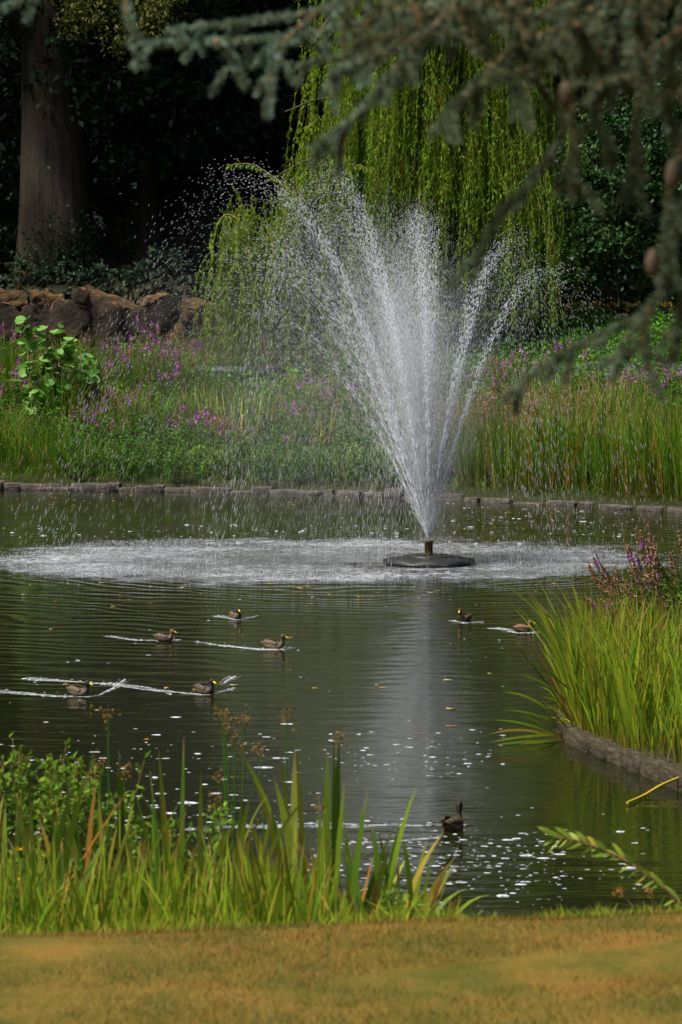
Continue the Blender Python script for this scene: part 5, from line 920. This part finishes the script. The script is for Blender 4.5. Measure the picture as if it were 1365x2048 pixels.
tag(link('ripples', g.mesh('ripples', M['glint'], True)), 'scattered ripple flecks and bubbles, whitened as sky glints, on the dark water', 'ripples', kind='stuff')
fl = []
for k in range(3):
    g = Geo(); a = np.arange(8) / 8 * 6.28; q = np.stack([np.cos(a) * (1 + 0.2 * np.sin(3 * a + k)), np.sin(a) * 0.55, 0.10 * np.cos(a * 2 + k) + 0.12], 1); g.add(np.vstack([q, [0, 0, 0.06]]), T=[[i, (i + 1) % 8, 8] for i in range(8)], v=k / 2); fl.append(g.mesh('floating_leaf', M['fallen']))
for x0, x1, y0, y1, n, where in ((0, 320, 985, 1015, 34, 'beside the far shore at the left'), (40, 640, 1165, 1215, 20, 'between the splash ring and the left ducks'), (600, 1150, 1165, 1215, 16, 'in front of the fountain float'), (330, 1000, 985, 1012, 18, 'beside the far shore behind the spray'), (1000, 1330, 1020, 1032, 10, 'beside the far shore at the right'), (100, 1000, 1220, 1500, 16, 'on the open water among the ducks')):
    for k in range(n):
        px, py = rng.uniform(x0, x1), rng.uniform(y0, y1); p = at_z(px, py)
        if float(pond_d(p.x, p.y)) < 0.25: continue
        o = link('floating_leaf', fl[k % 3], None, (p.x, p.y, 0.004), rng.uniform(0, 6.28)); s = rng.uniform(0.03, 0.075); o.scale = (s, s, s * 0.8); tag(o, 'small fallen yellow-brown leaf floating ' + where, 'leaf', 'fallen leaves floating ' + where)

# ------------------------------------------------------------------ blue cedar hanging in from the upper right, close to the camera
CD = 7.2
ct = thing('cedar_tree', 'blue-green cedar whose blurred branches hang in from the upper right', 'tree', (3.6, 6.8, float(ground_z(3.6, 6.8)) - 0.1)); c0 = np.array(ct.location)
def cpt(px, py, d): return np.array(at_y(px, py, d)) - c0
gw, gn = Geo(), Geo()
def shoot(P, r=0.021, dens=1500, twig=0.004, v0=0.5):
    seg = np.concatenate([[0], np.cumsum(np.linalg.norm(np.diff(P, axis=0), axis=1))]); L_ = seg[-1]; tube(gw, P, np.linspace(twig, 0.002, len(P)), 5, v=rng.random())
    n = int(L_ * dens); q = rng.random(n) * L_; c = np.stack([np.interp(q, seg, P[:, k]) for k in range(3)], 1); ax = rng.normal(size=(n, 3)); T = norm(np.gradient(P, axis=0)); tt = np.stack([np.interp(q, seg, T[:, k]) for k in range(3)], 1)
    leaves(gn, c, norm(ax) + tt * 0.6, r * rng.uniform(0.7, 1.2, n), 0.0046, v=np.clip(rng.normal(v0, 0.2, n), 0, 1), fold=0)
def branch(pts, d, r=0.021, side=6, slen=0.10, dens=1500, v0=0.5, twig=0.007, droop=0.5):
    dd = np.linspace(d, d + rng.normal() * 0.25, len(pts)); P = bez([cpt(*p, q) for p, q in zip(pts, dd)], 7); shoot(P, r, dens, twig, v0)
    for k in range(side):
        q = rng.uniform(0.05, 0.95) * (len(P) - 1); i = int(q); A = P[i] + (P[min(i + 1, len(P) - 1)] - P[i]) * (q - i); T = norm(P[min(i + 1, len(P) - 1)] - P[i] + 1e-6)
        D = norm(T * 0.7 + rng.normal(size=3) * [0.5, 0.5, 0.4] + [0, 0, -droop]); L_ = slen * rng.uniform(0.5, 1.4); B = A + D * L_; shoot(np.array([A, A + D * L_ * 0.5 + [0, 0, 0.006], B + [0, 0, -0.012 * droop]]), r * 0.9, dens, 0.003, v0)
BR_ = [([(1010, -60), (860, 10), (720, 45), (560, 75), (420, 82), (262, 88)], 7.4, 8, .8), ([(760, -40), (640, 20), (500, 42), (335, 62)], 7.5, 7, .85), ([(640, 20), (560, 95), (545, 140), (536, 232)], 7.4, 3, .7), ([(430, 82), (470, 118), (492, 168)], 7.4, 2, .7), ([(310, -40), (258, -10), (258, 40), (282, 86)], 7.5, 2, .8), ([(110, -40), (50, -5), (2, 20)], 7.6, 2, .8),
       ([(960, -50), (880, 40), (800, 130), (725, 220), (625, 300)], 7.0, 10, .6), ([(800, -40), (760, 50), (690, 110), (600, 130)], 7.3, 8, .7), ([(870, 50), (790, 100), (700, 135), (660, 150)], 7.1, 6, .75), ([(1200, -60), (1080, 30), (1000, 120), (930, 190), (905, 215)], 7.0, 12, .45), ([(1100, -60), (990, 30), (900, 70), (830, 90)], 7.2, 10, .55),
       ([(1260, -50), (1190, 60), (1140, 180), (1115, 290), (1055, 370), (985, 455), (945, 555)], 6.9, 8, .45), ([(1140, 180), (1150, 290), (1143, 400)], 6.9, 4, .35), ([(1190, 60), (1210, 160), (1190, 230), (1225, 300)], 7.0, 6, .35), ([(1300, -50), (1290, 80), (1280, 200), (1262, 330), (1245, 410)], 6.9, 8, .35), ([(1380, -30), (1345, 100), (1340, 230), (1352, 330)], 6.8, 7, .4),
       ([(1420, 280), (1372, 400), (1345, 500), (1300, 615), (1190, 675), (1085, 735), (1010, 800)], 6.8, 6, .5), ([(1300, 615), (1285, 690), (1300, 740), (1325, 800)], 6.8, 3, .45), ([(1395, 500), (1365, 620), (1350, 720)], 6.7, 5, .35), ([(1400, 200), (1345, 350), (1335, 450), (1320, 560)], 6.8, 6, .4), ([(1060, 20), (1050, 110), (1090, 190), (1120, 230)], 7.0, 6, .4), ([(1285, 690), (1230, 715), (1200, 735)], 6.8, 2, .5),
       ([(980, 130), (1040, 180), (1060, 260)], 7.0, 5, .4), ([(905, 215), (900, 250), (912, 280)], 7.0, 2, .4)]
for pts, d, sd, v0 in BR_: branch(pts, d, 0.020, sd, 0.085, 2000, v0 * 0.9)
for k in range(58):                               # tangle at the top right
    px = rng.uniform(760, 1420); py = rng.uniform(-100, 20 + 0.28 * max(0, px - 900)); a = rng.uniform(60, 150)
    branch([(px, py), (px - a * rng.uniform(-0.3, 0.8), py + a * 0.35), (px - a * rng.uniform(-0.4, 1.1), py + a * rng.uniform(0.5, 1.0))], rng.uniform(6.7, 7.8), 0.018, 4, 0.08, 1250, rng.uniform(0.05, 0.5))
g = Geo(); trunk_geo(g, (0, 0, 0), (0.2, 0.3, 13), 0.42, 0.12, 0.5, seed=77, n=16)
for p in ([(0, 0, 4.6), (-1.2, 0.2, 4.4), (-2.2, 0.5, 3.55), (-2.9, 0.6, 3.15)], [(0, 0, 5.0), (-1.4, 0.6, 4.7), (-2.6, 0.8, 3.65), (-3.4, 0.7, 3.25)], [(0, 0, 4.0), (-1.2, -0.1, 3.9), (-2.3, 0.0, 3.2)], [(0, 0, 6), (-1.8, 0.8, 6.2), (-3.6, 1.0, 5.6)], [(0, 0, 6.5), (1.5, 1.5, 6.8), (3, 2.8, 6.2)], [(0, 0, 5.5), (-0.5, -2, 5.8), (-0.8, -3.6, 5.2)]): limb(g, p, 0.07, 0.014, 6)
link('trunk', g.mesh('trunk', M['bark'], True), ct); link('twigs', gw.mesh('twigs', M['cedar_twig']), ct); link('needles', gn.mesh('needles', M['cedar']), ct)
g = Geo(); m_ = 7000; lay = rng.choice([5.4, 6.3, 7.4, 8.6, 9.8], m_); a = rng.uniform(0, 6.28, m_); rr = np.sqrt(rng.random(m_)) * (4.6 - (lay - 5) * 0.5); c = np.stack([np.cos(a) * rr, np.sin(a) * rr * 0.9, lay - 0.05 * rr ** 1.5 + rng.normal(size=m_) * 0.1], 1)  # unseen upper crown, added to shade the hanging branches
leaves(g, c, norm(rng.normal(size=(m_, 3)) * [1, 1, 0.3]), 0.16, 0.07); link('crown', g.mesh('crown', M['cedar']), ct)
for px, py, d in ((1132, 190, 6.85), (1305, 525, 6.75), (1345, 350, 6.75)):
    g = Geo(); blob(g, cpt(px, py, d), (0.017, 0.017, 0.034), 2, 0.05, seed=px); link('cone', g.mesh('cone', M['cone'], True), ct)

# parts made of many pieces too small to pick apart
for o in sc.objects:
    if o.parent is not None and o.name.split('.')[0] in ('stems', 'leaves', 'flower_spikes', 'faded_spikes', 'flowers', 'blades', 'dry_blades', 'stalks', 'seed_heads', 'seed_head', 'foliage', 'hanging_twigs', 'crown', 'ivy', 'low_branch', 'needles', 'twigs', 'petals'): o['kind'] = 'stuff'
